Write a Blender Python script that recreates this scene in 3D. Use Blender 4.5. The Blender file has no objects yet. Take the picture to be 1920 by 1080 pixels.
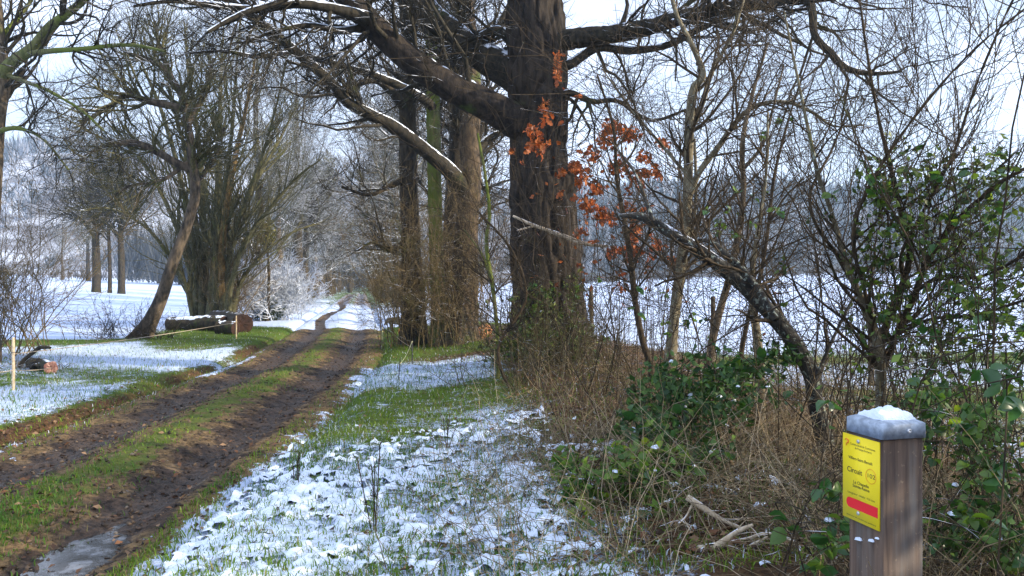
import bpy, math, random
import numpy as np
from mathutils import Vector, Matrix

rng = np.random.default_rng(11)
random.seed(11)
C = bpy.context.scene.collection
R = math.radians

# ------------------------------------------------------------------ camera, sky, sun, exposure
F = 1400.0          # focal length in pixels of the 1920 wide photograph
EYE = 1.6
HOR = 532.0         # row of the horizon
sc = bpy.context.scene
cam = bpy.data.cameras.new('camera')
cam.sensor_width = 36.0
cam.lens = 36.0 * F / 1920.0
cam.shift_y = -(540.0 - HOR) / 1920.0
cam.clip_start = 0.05
cam.clip_end = 5000
cam_ob = bpy.data.objects.new('camera', cam)
cam_ob.location = (0, 0, EYE)
cam_ob.rotation_euler = (R(90), 0, 0)
C.objects.link(cam_ob)
sc.camera = cam_ob

SUN_EL, SUN_AZ = 22.0, 104.0        # elevation; azimuth clockwise from +Y (the view direction)
world = bpy.data.worlds.new('World')
sc.world = world
world.use_nodes = True
wt = world.node_tree
bg = wt.nodes['Background']
sky = wt.nodes.new('ShaderNodeTexSky')
sky.sky_type = 'NISHITA'
sky.sun_disc = False
sky.sun_elevation = R(SUN_EL)
sky.sun_rotation = R(SUN_AZ)
sky.air_density = 1.0
sky.dust_density = 1.0
sky.ozone_density = 1.5
SKY_STRENGTH = 0.074
bg.inputs['Strength'].default_value = SKY_STRENGTH
tc = wt.nodes.new('ShaderNodeTexCoord')
mp = wt.nodes.new('ShaderNodeMapping')
mp.inputs['Scale'].default_value = (1.0, 1.0, 2.6)
mp.inputs['Rotation'].default_value = (R(12), R(20), 0)
nz = wt.nodes.new('ShaderNodeTexNoise')
nz.inputs['Scale'].default_value = 2.4
nz.inputs['Detail'].default_value = 7
nz.inputs['Roughness'].default_value = 0.6
rp = wt.nodes.new('ShaderNodeMapRange')
rp.interpolation_type = 'SMOOTHSTEP'
rp.inputs['From Min'].default_value = 0.34
rp.inputs['From Max'].default_value = 0.66
rp.inputs['To Min'].default_value = 0.38
rp.inputs['To Max'].default_value = 0.92
mxw = wt.nodes.new('ShaderNodeMix')
mxw.data_type = 'RGBA'
mxw.inputs[7].default_value = (11.6, 13.0, 16.4, 1)     # thin bright cloud
wt.links.new(tc.outputs['Generated'], mp.inputs['Vector'])
wt.links.new(mp.outputs[0], nz.inputs['Vector'])
wt.links.new(nz.outputs[0], rp.inputs['Value'])
wt.links.new(rp.outputs[0], mxw.inputs[0])
wt.links.new(sky.outputs[0], mxw.inputs[6])
wt.links.new(mxw.outputs[2], bg.inputs['Color'])

sun = bpy.data.lights.new('sun', 'SUN')
sun.energy = 5.0
sun.angle = R(0.6)
sun.color = (1.0, 0.86, 0.66)
sun_ob = bpy.data.objects.new('sun', sun)
sd = Vector((math.sin(R(SUN_AZ)) * math.cos(R(SUN_EL)), math.cos(R(SUN_AZ)) * math.cos(R(SUN_EL)), math.sin(R(SUN_EL))))
sun_ob.rotation_euler = (-sd).to_track_quat('-Z', 'Y').to_euler()
sun_ob.location = (30, -10, 30)
C.objects.link(sun_ob)

sc.view_settings.view_transform = 'Standard'
sc.view_settings.look = 'None'
sc.view_settings.exposure = 1.14
sc.view_settings.gamma = 1.0
sc.view_settings.use_curve_mapping = False
sc.render.engine = 'CYCLES'
sc.cycles.max_bounces = 6
sc.cycles.transparent_max_bounces = 8

# ------------------------------------------------------------------ small helpers
def norm(v):
    return v / np.maximum(np.linalg.norm(v, axis=-1, keepdims=True), 1e-9)

def W(px, py, Y):
    """the world point that stands at distance Y behind pixel (px, py) of the photograph"""
    return np.array([(px - 960.0) / F * Y, Y, EYE - (py - HOR) / F * Y])

def _hash(*a):
    h = np.zeros_like(a[0], dtype=np.uint64)
    for i, v in enumerate(a):
        h = h ^ ((v.astype(np.int64) & 0xFFFFFFFF).astype(np.uint64) * np.uint64([374761393, 668265263, 2147483647][i % 3]))
        h = (h ^ (h >> np.uint64(13))) * np.uint64(1274126177)
        h &= np.uint64(0xFFFFFFFF)
    h = h ^ (h >> np.uint64(16))
    return (h & np.uint64(0xFFFF)).astype(np.float64) / 65535.0

def vnoise2(x, y):
    xi, yi = np.floor(x), np.floor(y)
    fx, fy = x - xi, y - yi
    fx = fx * fx * (3 - 2 * fx); fy = fy * fy * (3 - 2 * fy)
    a = _hash(xi, yi); b = _hash(xi + 1, yi); c = _hash(xi, yi + 1); d = _hash(xi + 1, yi + 1)
    return (a * (1 - fx) + b * fx) * (1 - fy) + (c * (1 - fx) + d * fx) * fy

def vnoise3(x, y, z):
    xi, yi, zi = np.floor(x), np.floor(y), np.floor(z)
    fx, fy, fz = x - xi, y - yi, z - zi
    fx = fx * fx * (3 - 2 * fx); fy = fy * fy * (3 - 2 * fy); fz = fz * fz * (3 - 2 * fz)
    o = 0
    for dz in (0, 1):
        a = _hash(xi, yi, zi + dz); b = _hash(xi + 1, yi, zi + dz)
        c = _hash(xi, yi + 1, zi + dz); d = _hash(xi + 1, yi + 1, zi + dz)
        o = o + ((a * (1 - fx) + b * fx) * (1 - fy) + (c * (1 - fx) + d * fx) * fy) * (fz if dz else 1 - fz)
    return o

def fbm2(x, y, oct=4, s=0.0):
    o, a, t = 0, 1.0, 0
    for k in range(oct):
        o = o + a * vnoise2(x * 2 ** k + 17.3 * k + s, y * 2 ** k - 9.1 * k + s * 1.7)
        t += a; a *= 0.5
    return o / t          # about 0..1, mean .5

def sstep(a, b, x):
    t = np.clip((x - a) / (b - a), 0, 1)
    return t * t * (3 - 2 * t)

def spl(pts, n, extra=None):
    """Catmull-Rom through pts, n points; extra: values carried along"""
    p = np.asarray(pts, float)
    e = None if extra is None else np.asarray(extra, float)[:, None]
    q = p if e is None else np.hstack([p, e])
    d = np.concatenate([[0], np.cumsum(np.linalg.norm(np.diff(p, axis=0), axis=1))])
    q2 = np.vstack([2 * q[0] - q[1], q, 2 * q[-1] - q[-2]])
    u = np.linspace(0, d[-1], n)
    i = np.clip(np.searchsorted(d, u, side='right') - 1, 0, len(p) - 2)
    t = ((u - d[i]) / np.maximum(d[i + 1] - d[i], 1e-9))[:, None]
    a, b, c, g = q2[i], q2[i + 1], q2[i + 2], q2[i + 3]
    o = 0.5 * (2 * b + (c - a) * t + (2 * a - 5 * b + 4 * c - g) * t ** 2 + (3 * b - a - 3 * c + g) * t ** 3)
    return (o[:, :3], np.maximum(o[:, 3], 1e-4)) if e is not None else o

class Geo:
    """collects vertices and faces; build() links them as one mesh object"""
    def __init__(self):
        self.v, self.f3, self.f4, self.col, self.n = [], [], [], [], 0
    def add(self, v, f3=None, f4=None, col=None):
        v = np.asarray(v, float).reshape(-1, 3)
        if f3 is not None and len(f3): self.f3.append(np.asarray(f3, np.int64).reshape(-1, 3) + self.n)
        if f4 is not None and len(f4): self.f4.append(np.asarray(f4, np.int64).reshape(-1, 4) + self.n)
        self.v.append(v)
        if col is not None: self.col.append(np.broadcast_to(np.asarray(col, float), (len(v), 3)))
        self.n += len(v)
        return self
    def mesh(self, name, material, base=(0, 0, 0), smooth=True, attrs=None):
        v = np.concatenate(self.v) - np.asarray(base)
        f3 = np.concatenate(self.f3) if self.f3 else np.zeros((0, 3), np.int64)
        f4 = np.concatenate(self.f4) if self.f4 else np.zeros((0, 4), np.int64)
        me = bpy.data.meshes.new(name)
        me.vertices.add(len(v)); me.vertices.foreach_set('co', v.astype(np.float32).ravel())
        nl = f3.size + f4.size
        me.loops.add(nl)
        me.loops.foreach_set('vertex_index', np.concatenate([f3.ravel(), f4.ravel()]).astype(np.int32))
        npoly = len(f3) + len(f4)
        me.polygons.add(npoly)
        tot = np.concatenate([np.full(len(f3), 3), np.full(len(f4), 4)]).astype(np.int32)
        st = np.concatenate([[0], np.cumsum(tot)[:-1]]).astype(np.int32) if npoly else tot
        me.polygons.foreach_set('loop_start', st)
        if smooth: me.polygons.foreach_set('use_smooth', np.ones(npoly, bool))
        if self.col:
            c = np.concatenate(self.col)
            a = me.color_attributes.new('col', 'FLOAT_COLOR', 'POINT')
            a.data.foreach_set('color', np.hstack([c, np.ones((len(c), 1))]).astype(np.float32).ravel())
        for k, val in (attrs or {}).items():
            a = me.attributes.new(k, 'FLOAT', 'POINT'); a.data.foreach_set('value', np.asarray(val, np.float32))
        me.update(calc_edges=True)
        if material: me.materials.append(material)
        return me
    def build(self, name, material, parent=None, base=None, smooth=True, attrs=None, kind=None):
        if base is None: base = tuple(parent['_b']) if parent is not None and '_b' in parent else (0, 0, 0)
        ob = bpy.data.objects.new(name, self.mesh(name, material, base, smooth, attrs))
        C.objects.link(ob)
        if parent is not None: ob.parent = parent
        if kind: ob['kind'] = kind
        return ob

def tag(o, label, cat, group=None, kind=None):
    o['label'] = label; o['category'] = cat
    if group: o['group'] = group
    if kind: o['kind'] = kind
    return o

def thing(name, label, cat, loc, group=None):
    o = bpy.data.objects.new(name, None)
    o.empty_display_size = 0.2
    o.location = tuple(loc); o['_b'] = [float(c) for c in loc]
    C.objects.link(o)
    return tag(o, label, cat, group)

def tube_arrays(P, Rr, S):
    """P (N,K,3), Rr (N,K) -> verts, quads"""
    N, K, _ = P.shape
    T = np.empty_like(P)
    T[:, 1:-1] = P[:, 2:] - P[:, :-2]; T[:, 0] = P[:, 1] - P[:, 0]; T[:, -1] = P[:, -1] - P[:, -2]
    T = norm(T)
    mt = np.abs(T.mean(1)); ax = np.eye(3)[np.argmin(mt, axis=1)]
    U = norm(np.cross(T, ax[:, None, :])); V = np.cross(T, U)
    a = np.arange(S) * 2 * math.pi / S
    v = P[:, :, None, :] + Rr[:, :, None, None] * (np.cos(a)[None, None, :, None] * U[:, :, None, :] + np.sin(a)[None, None, :, None] * V[:, :, None, :])
    i = (np.arange(N)[:, None, None] * K + np.arange(K - 1)[None, :, None]) * S
    s = np.arange(S)[None, None, :]; s2 = (s + 1) % S
    q = np.stack(np.broadcast_arrays(i + s, i + s2, i + S + s2, i + S + s), -1).reshape(-1, 4)
    return v.reshape(-1, 3), q

def sprout(P, Rr, n, L, ang=(30, 65), t=(0.2, 1.0), K=6, wig=0.22, up=0.08, rf=0.6, rmin=0.003, rmax=9.0, taper=0.3, first=0.0, even=False):
    """n side shoots on the polylines P; returns their polylines and radii"""
    N, K0, _ = P.shape
    pl = np.linalg.norm(np.diff(P, axis=1), axis=2).sum(1)
    w8 = np.ones(N) / N if even else pl / pl.sum()
    pi = rng.choice(N, n, p=w8)
    tt = rng.uniform(t[0], t[1], n)
    f = tt * (K0 - 1); i = np.minimum(f.astype(int), K0 - 2); w = (f - i)[:, None]
    b = P[pi, i] * (1 - w) + P[pi, i + 1] * w
    pr = Rr[pi, i] * (1 - w[:, 0]) + Rr[pi, i + 1] * w[:, 0]
    tan = norm(P[pi, i + 1] - P[pi, i])
    rv = rng.normal(size=(n, 3)); rv -= (rv * tan).sum(1)[:, None] * tan; rv = norm(rv)
    a = np.radians(rng.uniform(ang[0], ang[1], n))[:, None]
    d = norm(tan * np.cos(a) + rv * np.sin(a) + np.array([0, 0, first]))
    ln = L * rng.uniform(0.45, 1.3, n) * (1.15 - 0.55 * tt)
    pts = [b]
    for k in range(1, K):
        d = norm(d + wig * rng.normal(size=(n, 3)) + np.array([0, 0, up]))
        pts.append(pts[-1] + d * (ln / (K - 1))[:, None])
    r0 = np.clip(pr * rf * rng.uniform(0.7, 1.1, n), rmin, rmax)
    rr = np.maximum(r0[:, None] * (1 - (1 - taper) * np.linspace(0, 1, K)[None, :]), rmin * 0.6)
    return np.stack(pts, 1), rr

def stack(polys, K=8):
    """single polylines [(pts, radii)] -> arrays resampled to K points"""
    P, Q = [], []
    for p, r in polys:
        a, b = spl(p, K, r); P.append(a); Q.append(b)
    return np.stack(P), np.stack(Q)

def bark_tube(pts, rad, K, S, amp=0.02, cell=0.07, stretch=6.0, lump=0.06, seed=0.0, flare=0.0, ring=None):
    """one trunk or limb with fissured relief"""
    p, r = spl(pts, K, rad)
    T = norm(np.gradient(p, axis=0))
    ref = np.array([0.13, 1.0, 0.07])
    U = norm(np.cross(T, ref)); V = np.cross(T, U)
    s = np.concatenate([[0], np.cumsum(np.linalg.norm(np.diff(p, axis=0), axis=1))])
    a = np.arange(S) * 2 * math.pi / S
    ca, sa = np.cos(a)[None, :], np.sin(a)[None, :]
    rr = r[:, None] * np.ones((1, S))
    lx, ly, lz = rr * ca, rr * sa, s[:, None] * np.ones((1, S))
    n1 = vnoise3(lx / cell + 31 + seed, ly / cell + 7, lz / (cell * stretch) + seed)
    n2 = vnoise3(lx / cell * 2.1 + 3, ly / cell * 2.1 + seed, lz / (cell * stretch) * 2.6 + 9)
    warp = vnoise3(lx / 0.5, ly / 0.5, lz / 0.6 + seed)
    fiss = np.exp(-((n1 - .5) / .10) ** 2)
    d = amp * (0.45 - 1.15 * fiss + 0.7 * (n2 - .5)) + r[:, None] * lump * 2 * (warp - 0.5)
    if flare:
        fl = np.exp(-lz / 0.45)
        d += fl * flare * (0.5 + 0.9 * np.maximum(0, np.sin(a * 5 + seed))[None, :] ** 1.5)
    if ring is not None: d += ring(s[:, None], a[None, :])
    rr = rr + d
    v = p[:, None, :] + rr[:, :, None] * (ca[:, :, None] * U[:, None, :] + sa[:, :, None] * V[:, None, :])
    i = np.arange(K - 1)[:, None] * S; q = np.arange(S)[None, :]; q2 = (q + 1) % S
    f = np.stack(np.broadcast_arrays(i + q, i + q2, i + S + q2, i + S + q), -1).reshape(-1, 4)
    return v.reshape(-1, 3), f

def snow_strip(pts, rad, K, seed=0.0, thick=0.72, cover=0.5, S=7):
    """snow lying along the upper side of a limb, in broken pieces"""
    p, r = spl(pts, K, rad)
    T = norm(np.gradient(p, axis=0))
    up = np.array([0, 0, 1.0])
    side = norm(np.cross(T, up)); n = np.cross(side, T)
    s = np.concatenate([[0], np.cumsum(np.linalg.norm(np.diff(p, axis=0), axis=1))])
    g = fbm2(s * 1.6 + seed, s * 0 + seed * 3.1, 3)
    m = sstep(1 - cover - 0.12, 1 - cover + 0.12, g) * sstep(0.92, 0.75, np.abs(T[:, 2]))
    w = r * thick * (0.25 + 0.75 * m)
    a = np.linspace(0, math.pi, S)
    h = 0.2 * r + 0.018
    jig = (fbm2(s[:, None] * 9 + seed, a[None, :] * 2, 2) - 0.5)
    v = p[:, None, :] + (np.cos(a)[None, :, None] * (w * 0.75)[:, None, None] * side[:, None, :]) \
        + n[:, None, :] * ((r * 0.88)[:, None] + (np.sin(a)[None, :] * h[:, None] * (0.6 + 0.9 * jig)) * m[:, None] - 0.16 * r[:, None] * (1 - m[:, None]) - (1 - np.sin(a))[None, :] * 0.34 * r[:, None])[:, :, None]
    i = np.arange(K - 1)[:, None] * S; q = np.arange(S - 1)[None, :]
    keep = ((m[:-1] + m[1:]) > 0.3)[:, None] & np.ones((1, S - 1), bool)
    f = np.stack(np.broadcast_arrays(i + q, i + q + 1, i + S + q + 1, i + S + q), -1)[keep]
    return v.reshape(-1, 3), f

# ------------------------------------------------------------------ materials
def new_mat(name):
    m = bpy.data.materials.new(name); m.use_nodes = True
    nt = m.node_tree
    return m, nt, nt.nodes['Principled BSDF']

def nd(nt, typ, ins=None, **props):
    n = nt.nodes.new('ShaderNode' + typ)
    for k, v in props.items(): setattr(n, k, v)
    for k, v in (ins or {}).items():
        s = n.inputs[k]
        if hasattr(v, 'is_linked') or isinstance(v, bpy.types.NodeSocket): nt.links.new(v, s)
        else: s.default_value = v
    return n

def mixc(nt, fac, a, b, mode='MIX'):
    n = nt.nodes.new('ShaderNodeMix'); n.data_type = 'RGBA'; n.blend_type = mode
    for i, v in ((0, fac), (6, a), (7, b)):
        if isinstance(v, bpy.types.NodeSocket): nt.links.new(v, n.inputs[i])
        else: n.inputs[i].default_value = v if i == 0 else (*v, 1)
    return n.outputs[2]

def mth(nt, op, a, b=0.0, clamp=False):
    n = nt.nodes.new('ShaderNodeMath'); n.operation = op; n.use_clamp = clamp
    for i, v in enumerate((a, b)):
        if isinstance(v, bpy.types.NodeSocket): nt.links.new(v, n.inputs[i])
        else: n.inputs[i].default_value = v
    return n.outputs[0]

def mr(nt, v, lo, hi, a=0.0, b=1.0):
    return nd(nt, 'MapRange', {'Value': v, 'From Min': lo, 'From Max': hi, 'To Min': a, 'To Max': b}, interpolation_type='SMOOTHSTEP').outputs[0]

def noise(nt, vec, scale, detail=3.0, rough=0.55):
    return nd(nt, 'TexNoise', {'Vector': vec, 'Scale': scale, 'Detail': detail, 'Roughness': rough}).outputs[0]

def world_pos(nt): return nt.nodes.new('ShaderNodeNewGeometry').outputs['Position']
def obj_pos(nt): return nt.nodes.new('ShaderNodeTexCoord').outputs['Object']

SNOW_COL = (0.76, 0.81, 0.91)

def wood_mat(name, dark, light, moss=(0.05, 0.075, 0.012), moss_amt=0.3, snow=0.3, scale=12.0, bump=0.5, lichen=0.0):
    m, nt, b = new_mat(name)
    p = obj_pos(nt)
    pz = nd(nt, 'Mapping', {'Vector': p, 'Scale': (1, 1, 0.34)}).outputs[0]
    n1 = noise(nt, pz, scale, 5, 0.65)
    col = mixc(nt, mr(nt, n1, 0.32, 0.68), dark, light)
    if moss_amt > 0:
        n2 = noise(nt, p, 1.3, 4, 0.6)
        col = mixc(nt, mr(nt, n2, 0.78 - 0.55 * moss_amt, 0.92 - 0.5 * moss_amt, 0, 0.9), col, moss)
    if lichen > 0:
        n4 = noise(nt, p, 22.0, 5, 0.65)
        col = mixc(nt, mr(nt, n4, 0.66 - 0.2 * lichen, 0.70 - 0.2 * lichen), col, (0.22, 0.25, 0.215))
    if snow > 0:
        nrm = nt.nodes.new('ShaderNodeNewGeometry').outputs['Normal']
        z = nd(nt, 'SeparateXYZ', {'Vector': nrm}).outputs[2]
        n3 = noise(nt, p, 4.0, 3, 0.6)
        f = mth(nt, 'ADD', mth(nt, 'MULTIPLY', z, 0.5), n3)
        col = mixc(nt, mr(nt, f, 1.05 - 0.45 * snow, 1.15 - 0.45 * snow), col, SNOW_COL)
    nt.links.new(col, b.inputs['Base Color'])
    b.inputs['Roughness'].default_value = 0.85
    b.inputs['Specular IOR Level'].default_value = 0.25
    if bump:
        bp = nd(nt, 'Bump', {'Strength': bump, 'Distance': 0.02, 'Height': noise(nt, pz, scale * 3, 4, 0.7)})
        nt.links.new(bp.outputs[0], b.inputs['Normal'])
    return m

def plain_mat(name, col, rough=0.8, var=0.3, scale=20.0, metal=0.0, spec=0.3):
    m, nt, b = new_mat(name)
    n = noise(nt, obj_pos(nt), scale, 4, 0.6)
    c = mixc(nt, mr(nt, n, 0.3, 0.7), tuple(x * (1 - var) for x in col), tuple(min(1, x * (1 + var)) for x in col))
    nt.links.new(c, b.inputs['Base Color'])
    b.inputs['Roughness'].default_value = rough; b.inputs['Metallic'].default_value = metal
    b.inputs['Specular IOR Level'].default_value = spec
    return m

def vcol_mat(name, trans=0.3, rough=0.6, spec=0.3):
    """own colour per blade or leaf, some light passing through"""
    m, nt, b = new_mat(name)
    a = nd(nt, 'Attribute', attribute_name='col').outputs['Color']
    nt.links.new(a, b.inputs['Base Color'])
    b.inputs['Roughness'].default_value = rough; b.inputs['Specular IOR Level'].default_value = spec
    t = nd(nt, 'BsdfTranslucent', {'Color': a})
    mx = nd(nt, 'MixShader', {0: trans})
    nt.links.new(b.outputs[0], mx.inputs[1]); nt.links.new(t.outputs[0], mx.inputs[2])
    nt.links.new(mx.outputs[0], nt.nodes['Material Output'].inputs['Surface'])
    return m

def leaf_mat(name, c1, c2, trans=0.4, rough=0.35, tcol=None):
    m, nt, b = new_mat(name)
    oi = nt.nodes.new('ShaderNodeObjectInfo').outputs['Random']
    n = noise(nt, obj_pos(nt), 30.0, 2)
    c = mixc(nt, mth(nt, 'MULTIPLY', mth(nt, 'ADD', oi, n), 0.5), c1, c2)
    nt.links.new(c, b.inputs['Base Color']); b.inputs['Roughness'].default_value = rough
    tc_ = mixc(nt, 1.0, c, tcol or (1.0, 1.0, 0.5), 'MULTIPLY')
    t = nd(nt, 'BsdfTranslucent', {'Color': mixc(nt, 1.0, tc_, (2.2, 2.2, 2.2), 'MULTIPLY')})
    mx = nd(nt, 'MixShader', {0: trans})
    nt.links.new(b.outputs[0], mx.inputs[1]); nt.links.new(t.outputs[0], mx.inputs[2])
    nt.links.new(mx.outputs[0], nt.nodes['Material Output'].inputs['Surface'])
    return m

def snow_mat():
    m, nt, b = new_mat('snow')
    p = world_pos(nt)
    n = noise(nt, p, 60, 4, 0.6)
    nt.links.new(mixc(nt, n, (0.64, 0.74, 0.90), (0.76, 0.83, 0.95)), b.inputs['Base Color'])
    b.inputs['Roughness'].default_value = 0.6
    b.inputs['Specular IOR Level'].default_value = 0.2
    bp = nd(nt, 'Bump', {'Strength': 0.6, 'Distance': 0.015, 'Height': noise(nt, p, 90, 4, 0.7)})
    nt.links.new(bp.outputs[0], b.inputs['Normal'])
    return m

M_SNOW = snow_mat()
M_OAK = wood_mat('oak_bark', (0.008, 0.006, 0.005), (0.036, 0.027, 0.019), moss_amt=0.24, snow=0.14, scale=11, bump=0.8)
M_OAKL = wood_mat('oak_limb_bark', (0.008, 0.007, 0.005), (0.036, 0.030, 0.019), moss=(0.045, 0.06, 0.012), moss_amt=0.34, snow=0.42, scale=14)
M_TWIG = wood_mat('twig_bark', (0.010, 0.009, 0.006), (0.040, 0.034, 0.022), moss=(0.045, 0.055, 0.014), moss_amt=0.30, snow=0.34, scale=20, bump=0)
M_MOSSY = wood_mat('mossy_bark', (0.05, 0.055, 0.02), (0.14, 0.14, 0.055), moss=(0.10, 0.13, 0.018), moss_amt=0.7, snow=0.15, scale=14)
M_GREYB = wood_mat('grey_bark', (0.035, 0.028, 0.020), (0.15, 0.115, 0.075), moss_amt=0.25, snow=0.12, scale=14)
M_OLIVE = wood_mat('olive_twig', (0.035, 0.034, 0.016), (0.12, 0.11, 0.05), moss=(0.08, 0.095, 0.02), moss_amt=0.4, snow=0.2, scale=20, bump=0)
M_DARKB = wood_mat('dark_bark', (0.013, 0.011, 0.008), (0.055, 0.043, 0.027), moss_amt=0.36, snow=0.1, scale=12)
M_WARMB = wood_mat('warm_dark_bark', (0.018, 0.014, 0.010), (0.095, 0.066, 0.038), moss_amt=0.36, snow=0.1, scale=13)
M_SUN_STEM = wood_mat('sun_painted_bark', (0.09, 0.055, 0.02), (0.28, 0.18, 0.07), moss_amt=0.1, snow=0.05, scale=12)  # orange sunlight put into the bark colour of one stem
M_LEAN = wood_mat('half_peeled_bark', (0.022, 0.019, 0.015), (0.13, 0.10, 0.07), moss_amt=0.3, snow=0.1, scale=7)
M_BRUSH = wood_mat('brush_bark', (0.055, 0.04, 0.02), (0.20, 0.145, 0.07), moss=(0.085, 0.09, 0.02), moss_amt=0.45, snow=0.16, scale=20, bump=0)
M_RIME = wood_mat('rime_twig', (0.16, 0.18, 0.20), (0.62, 0.67, 0.75), moss_amt=0, snow=0.95, scale=5, bump=0)
M_FROST = wood_mat('frosted_twig', (0.045, 0.045, 0.034), (0.15, 0.15, 0.12), moss_amt=0.22, snow=0.66, scale=20, bump=0)
M_HAZEL = wood_mat('hazel_bark', (0.06, 0.05, 0.03), (0.20, 0.17, 0.11), moss=(0.10, 0.11, 0.03), moss_amt=0.38, snow=0.06, scale=16, lichen=0.35)
M_LICHEN = wood_mat('lichen_bark', (0.014, 0.013, 0.012), (0.05, 0.047, 0.04), moss_amt=0.18, snow=0.28, scale=14, lichen=0.45)
M_SHOOT = wood_mat('shoot_bark', (0.014, 0.011, 0.007), (0.066, 0.046, 0.025), moss_amt=0.28, snow=0.05, scale=20, bump=0)
M_STRAW = vcol_mat('dry_stem', 0.2, 0.7)
M_GRASS = vcol_mat('grass_blade', 0.35, 0.5)
M_LITTER = vcol_mat('dead_leaf', 0.15, 0.7)
M_LEAF_DARK = leaf_mat('dark_green_leaf', (0.018, 0.060, 0.020), (0.045, 0.12, 0.028), 0.28, 0.32)
M_LEAF_MID = leaf_mat('green_leaf', (0.045, 0.105, 0.016), (0.11, 0.18, 0.026), 0.4, 0.38)
M_LEAF_LIGHT = leaf_mat('yellow_green_leaf', (0.12, 0.21, 0.02), (0.26, 0.32, 0.03), 0.45, 0.4)
M_LEAF_RUST = leaf_mat('russet_leaf', (0.18, 0.042, 0.012), (0.44, 0.125, 0.026), 0.35, 0.6, (1.0, 0.8, 0.5))

# ------------------------------------------------------------------ the lie of the land
_ty = np.array([-20, 2, 4.7, 7, 12, 17.5, 24, 35, 47, 80, 150, 400, 1000.])
_tx = np.array([-1.8, -3.3, -3.55, -3.70, -4.02, -4.62, -5.7, -8.0, -10.3, -17.0, -31., -81., -200.])
_dy = np.concatenate([np.arange(-20, 200, 0.5), np.arange(200, 1000, 5)])
_dx = np.interp(_dy, _ty, _tx)
_k = np.exp(-np.linspace(-2, 2, 13) ** 2); _k /= _k.sum()
_dx[6:-6] = np.convolve(_dx, _k, 'valid')
def trackx(y): return np.interp(y, _dy, _dx)

def ground_z(x, y):
    x = np.asarray(x, float); y = np.asarray(y, float)
    lat = x - trackx(y)
    z = 0.04 * np.maximum(0, -lat - 10) * sstep(-8, -30, lat) + 0.032 * np.maximum(0, lat - 12) * sstep(10, 30, lat)
    z = np.minimum(z, 7)
    z = z + 0.10 * (fbm2(x * 0.25, y * 0.25, 3) - 0.5) + 0.05 * (fbm2(x * 1.7, y * 1.7, 3, 4.0) - 0.5)
    a = np.abs(lat)
    z = z + 0.12 * sstep(1.35, 2.1, a) - 0.10
    z = z + 0.22 * sstep(2.6, 5.0, lat) * sstep(9, 5, lat)            # low bank the hedge grows on
    return z

def gz1(x, y): return float(ground_z(np.array([x]), np.array([y]))[0])
def on_ground(px, py_guess, Y):
    x = (px - 960.0) / F * Y
    return np.array([x, Y, gz1(x, Y)])

def cover(x, y):
    """share of the ground that is under snow"""
    lat = x - trackx(y)
    y0_ = y; y = y + 3.4 * (fbm2(x * .5 + 3, y * .3, 3, 8.0) - .5) * sstep(5, 8, y)
    yr = np.interp(y, [0, 5, 6.6, 7.6, 9, 10.5, 11.5, 14, 15.2, 17, 20, 26.5, 28, 60, 100], [.86, .84, .74, .58, .42, .3, .62, .62, .3, .22, .2, .12, .85, .42, .35])
    yl = np.interp(y, [0, 5, 7, 9, 11, 12, 13.5, 14.6, 18, 19.2, 21, 22, 27, 28.5, 60, 100], [.6, .66, .76, .76, .68, .42, .46, .86, .88, .3, .15, .12, .12, .88, .55, .4])
    c = np.where(lat > 0, yr, yl)
    y = y0_
    farl = sstep(-5.2, -6.5, lat) * sstep(20.5, 21.5, y)
    c = c * (1 - farl) + (0.70 + .35 * fbm2(x * .08, y * .12, 3, 4.0)) * farl
    fr = sstep(6.5, 9, lat) * sstep(15, 19, y)
    c = c * (1 - fr) + (0.74 + .34 * fbm2(x * .1, y * .16, 3, 5.0)) * fr
    hedge = sstep(3.6, 4.6, lat) * sstep(8.5, 6.5, lat) * sstep(30, 22, y)
    c = c * (1 - hedge) + 0.30 * hedge
    a = np.abs(lat)
    tr = sstep(1.5, 1.15, a)
    c = c * (1 - tr) + tr * np.where(y > 28, np.interp(y, [28, 50, 62], [.95, .85, .4]) - 0.7 * (np.abs(lat + .75 + .25 * np.sin(y * .21)) < .22), 0.12)
    band = np.exp(-((lat + 1.66) / 0.27) ** 2) * sstep(24, 18, y) * np.clip(1.7 * fbm2(x * 1.1, y * .7, 3, 9.0) - .1, 0, 1)
    c = c * (1 - .9 * band)
    return np.clip(c + 0.22 * (fbm2(x * 0.5, y * 0.35, 3, 2.0) - 0.5) - .2 * band, 0.0, 1)

def leafy(x, y):
    """share of the ground under brown leaves"""
    lat = x - trackx(y)
    a = np.exp(-((lat + 1.66) / 0.27) ** 2) * sstep(24, 18, y) * np.clip(1.7 * fbm2(x * 1.1, y * .7, 3, 9.0) - .1, 0, 1)
    b = sstep(3.4, 4.6, lat) * sstep(9.5, 7, lat) * sstep(30, 20, y) * 0.9
    c = np.exp(-(((x + 0.9) / 1.5) ** 2 + ((y - 15.6) / 1.2) ** 2)) * 0.9
    return np.clip(np.maximum(np.maximum(a, b), c), 0, 1)

def grid_faces(nx, ny):
    i = np.arange(ny - 1)[:, None] * nx; j = np.arange(nx - 1)[None, :]
    return np.stack(np.broadcast_arrays(i + j, i + j + 1, i + nx + j + 1, i + nx + j), -1).reshape(-1, 4)

def geom_seq(a, b, d0, g):
    o = [a]
    while o[-1] < b: o.append(o[-1] + d0); d0 *= g
    return np.array(o)

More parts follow.
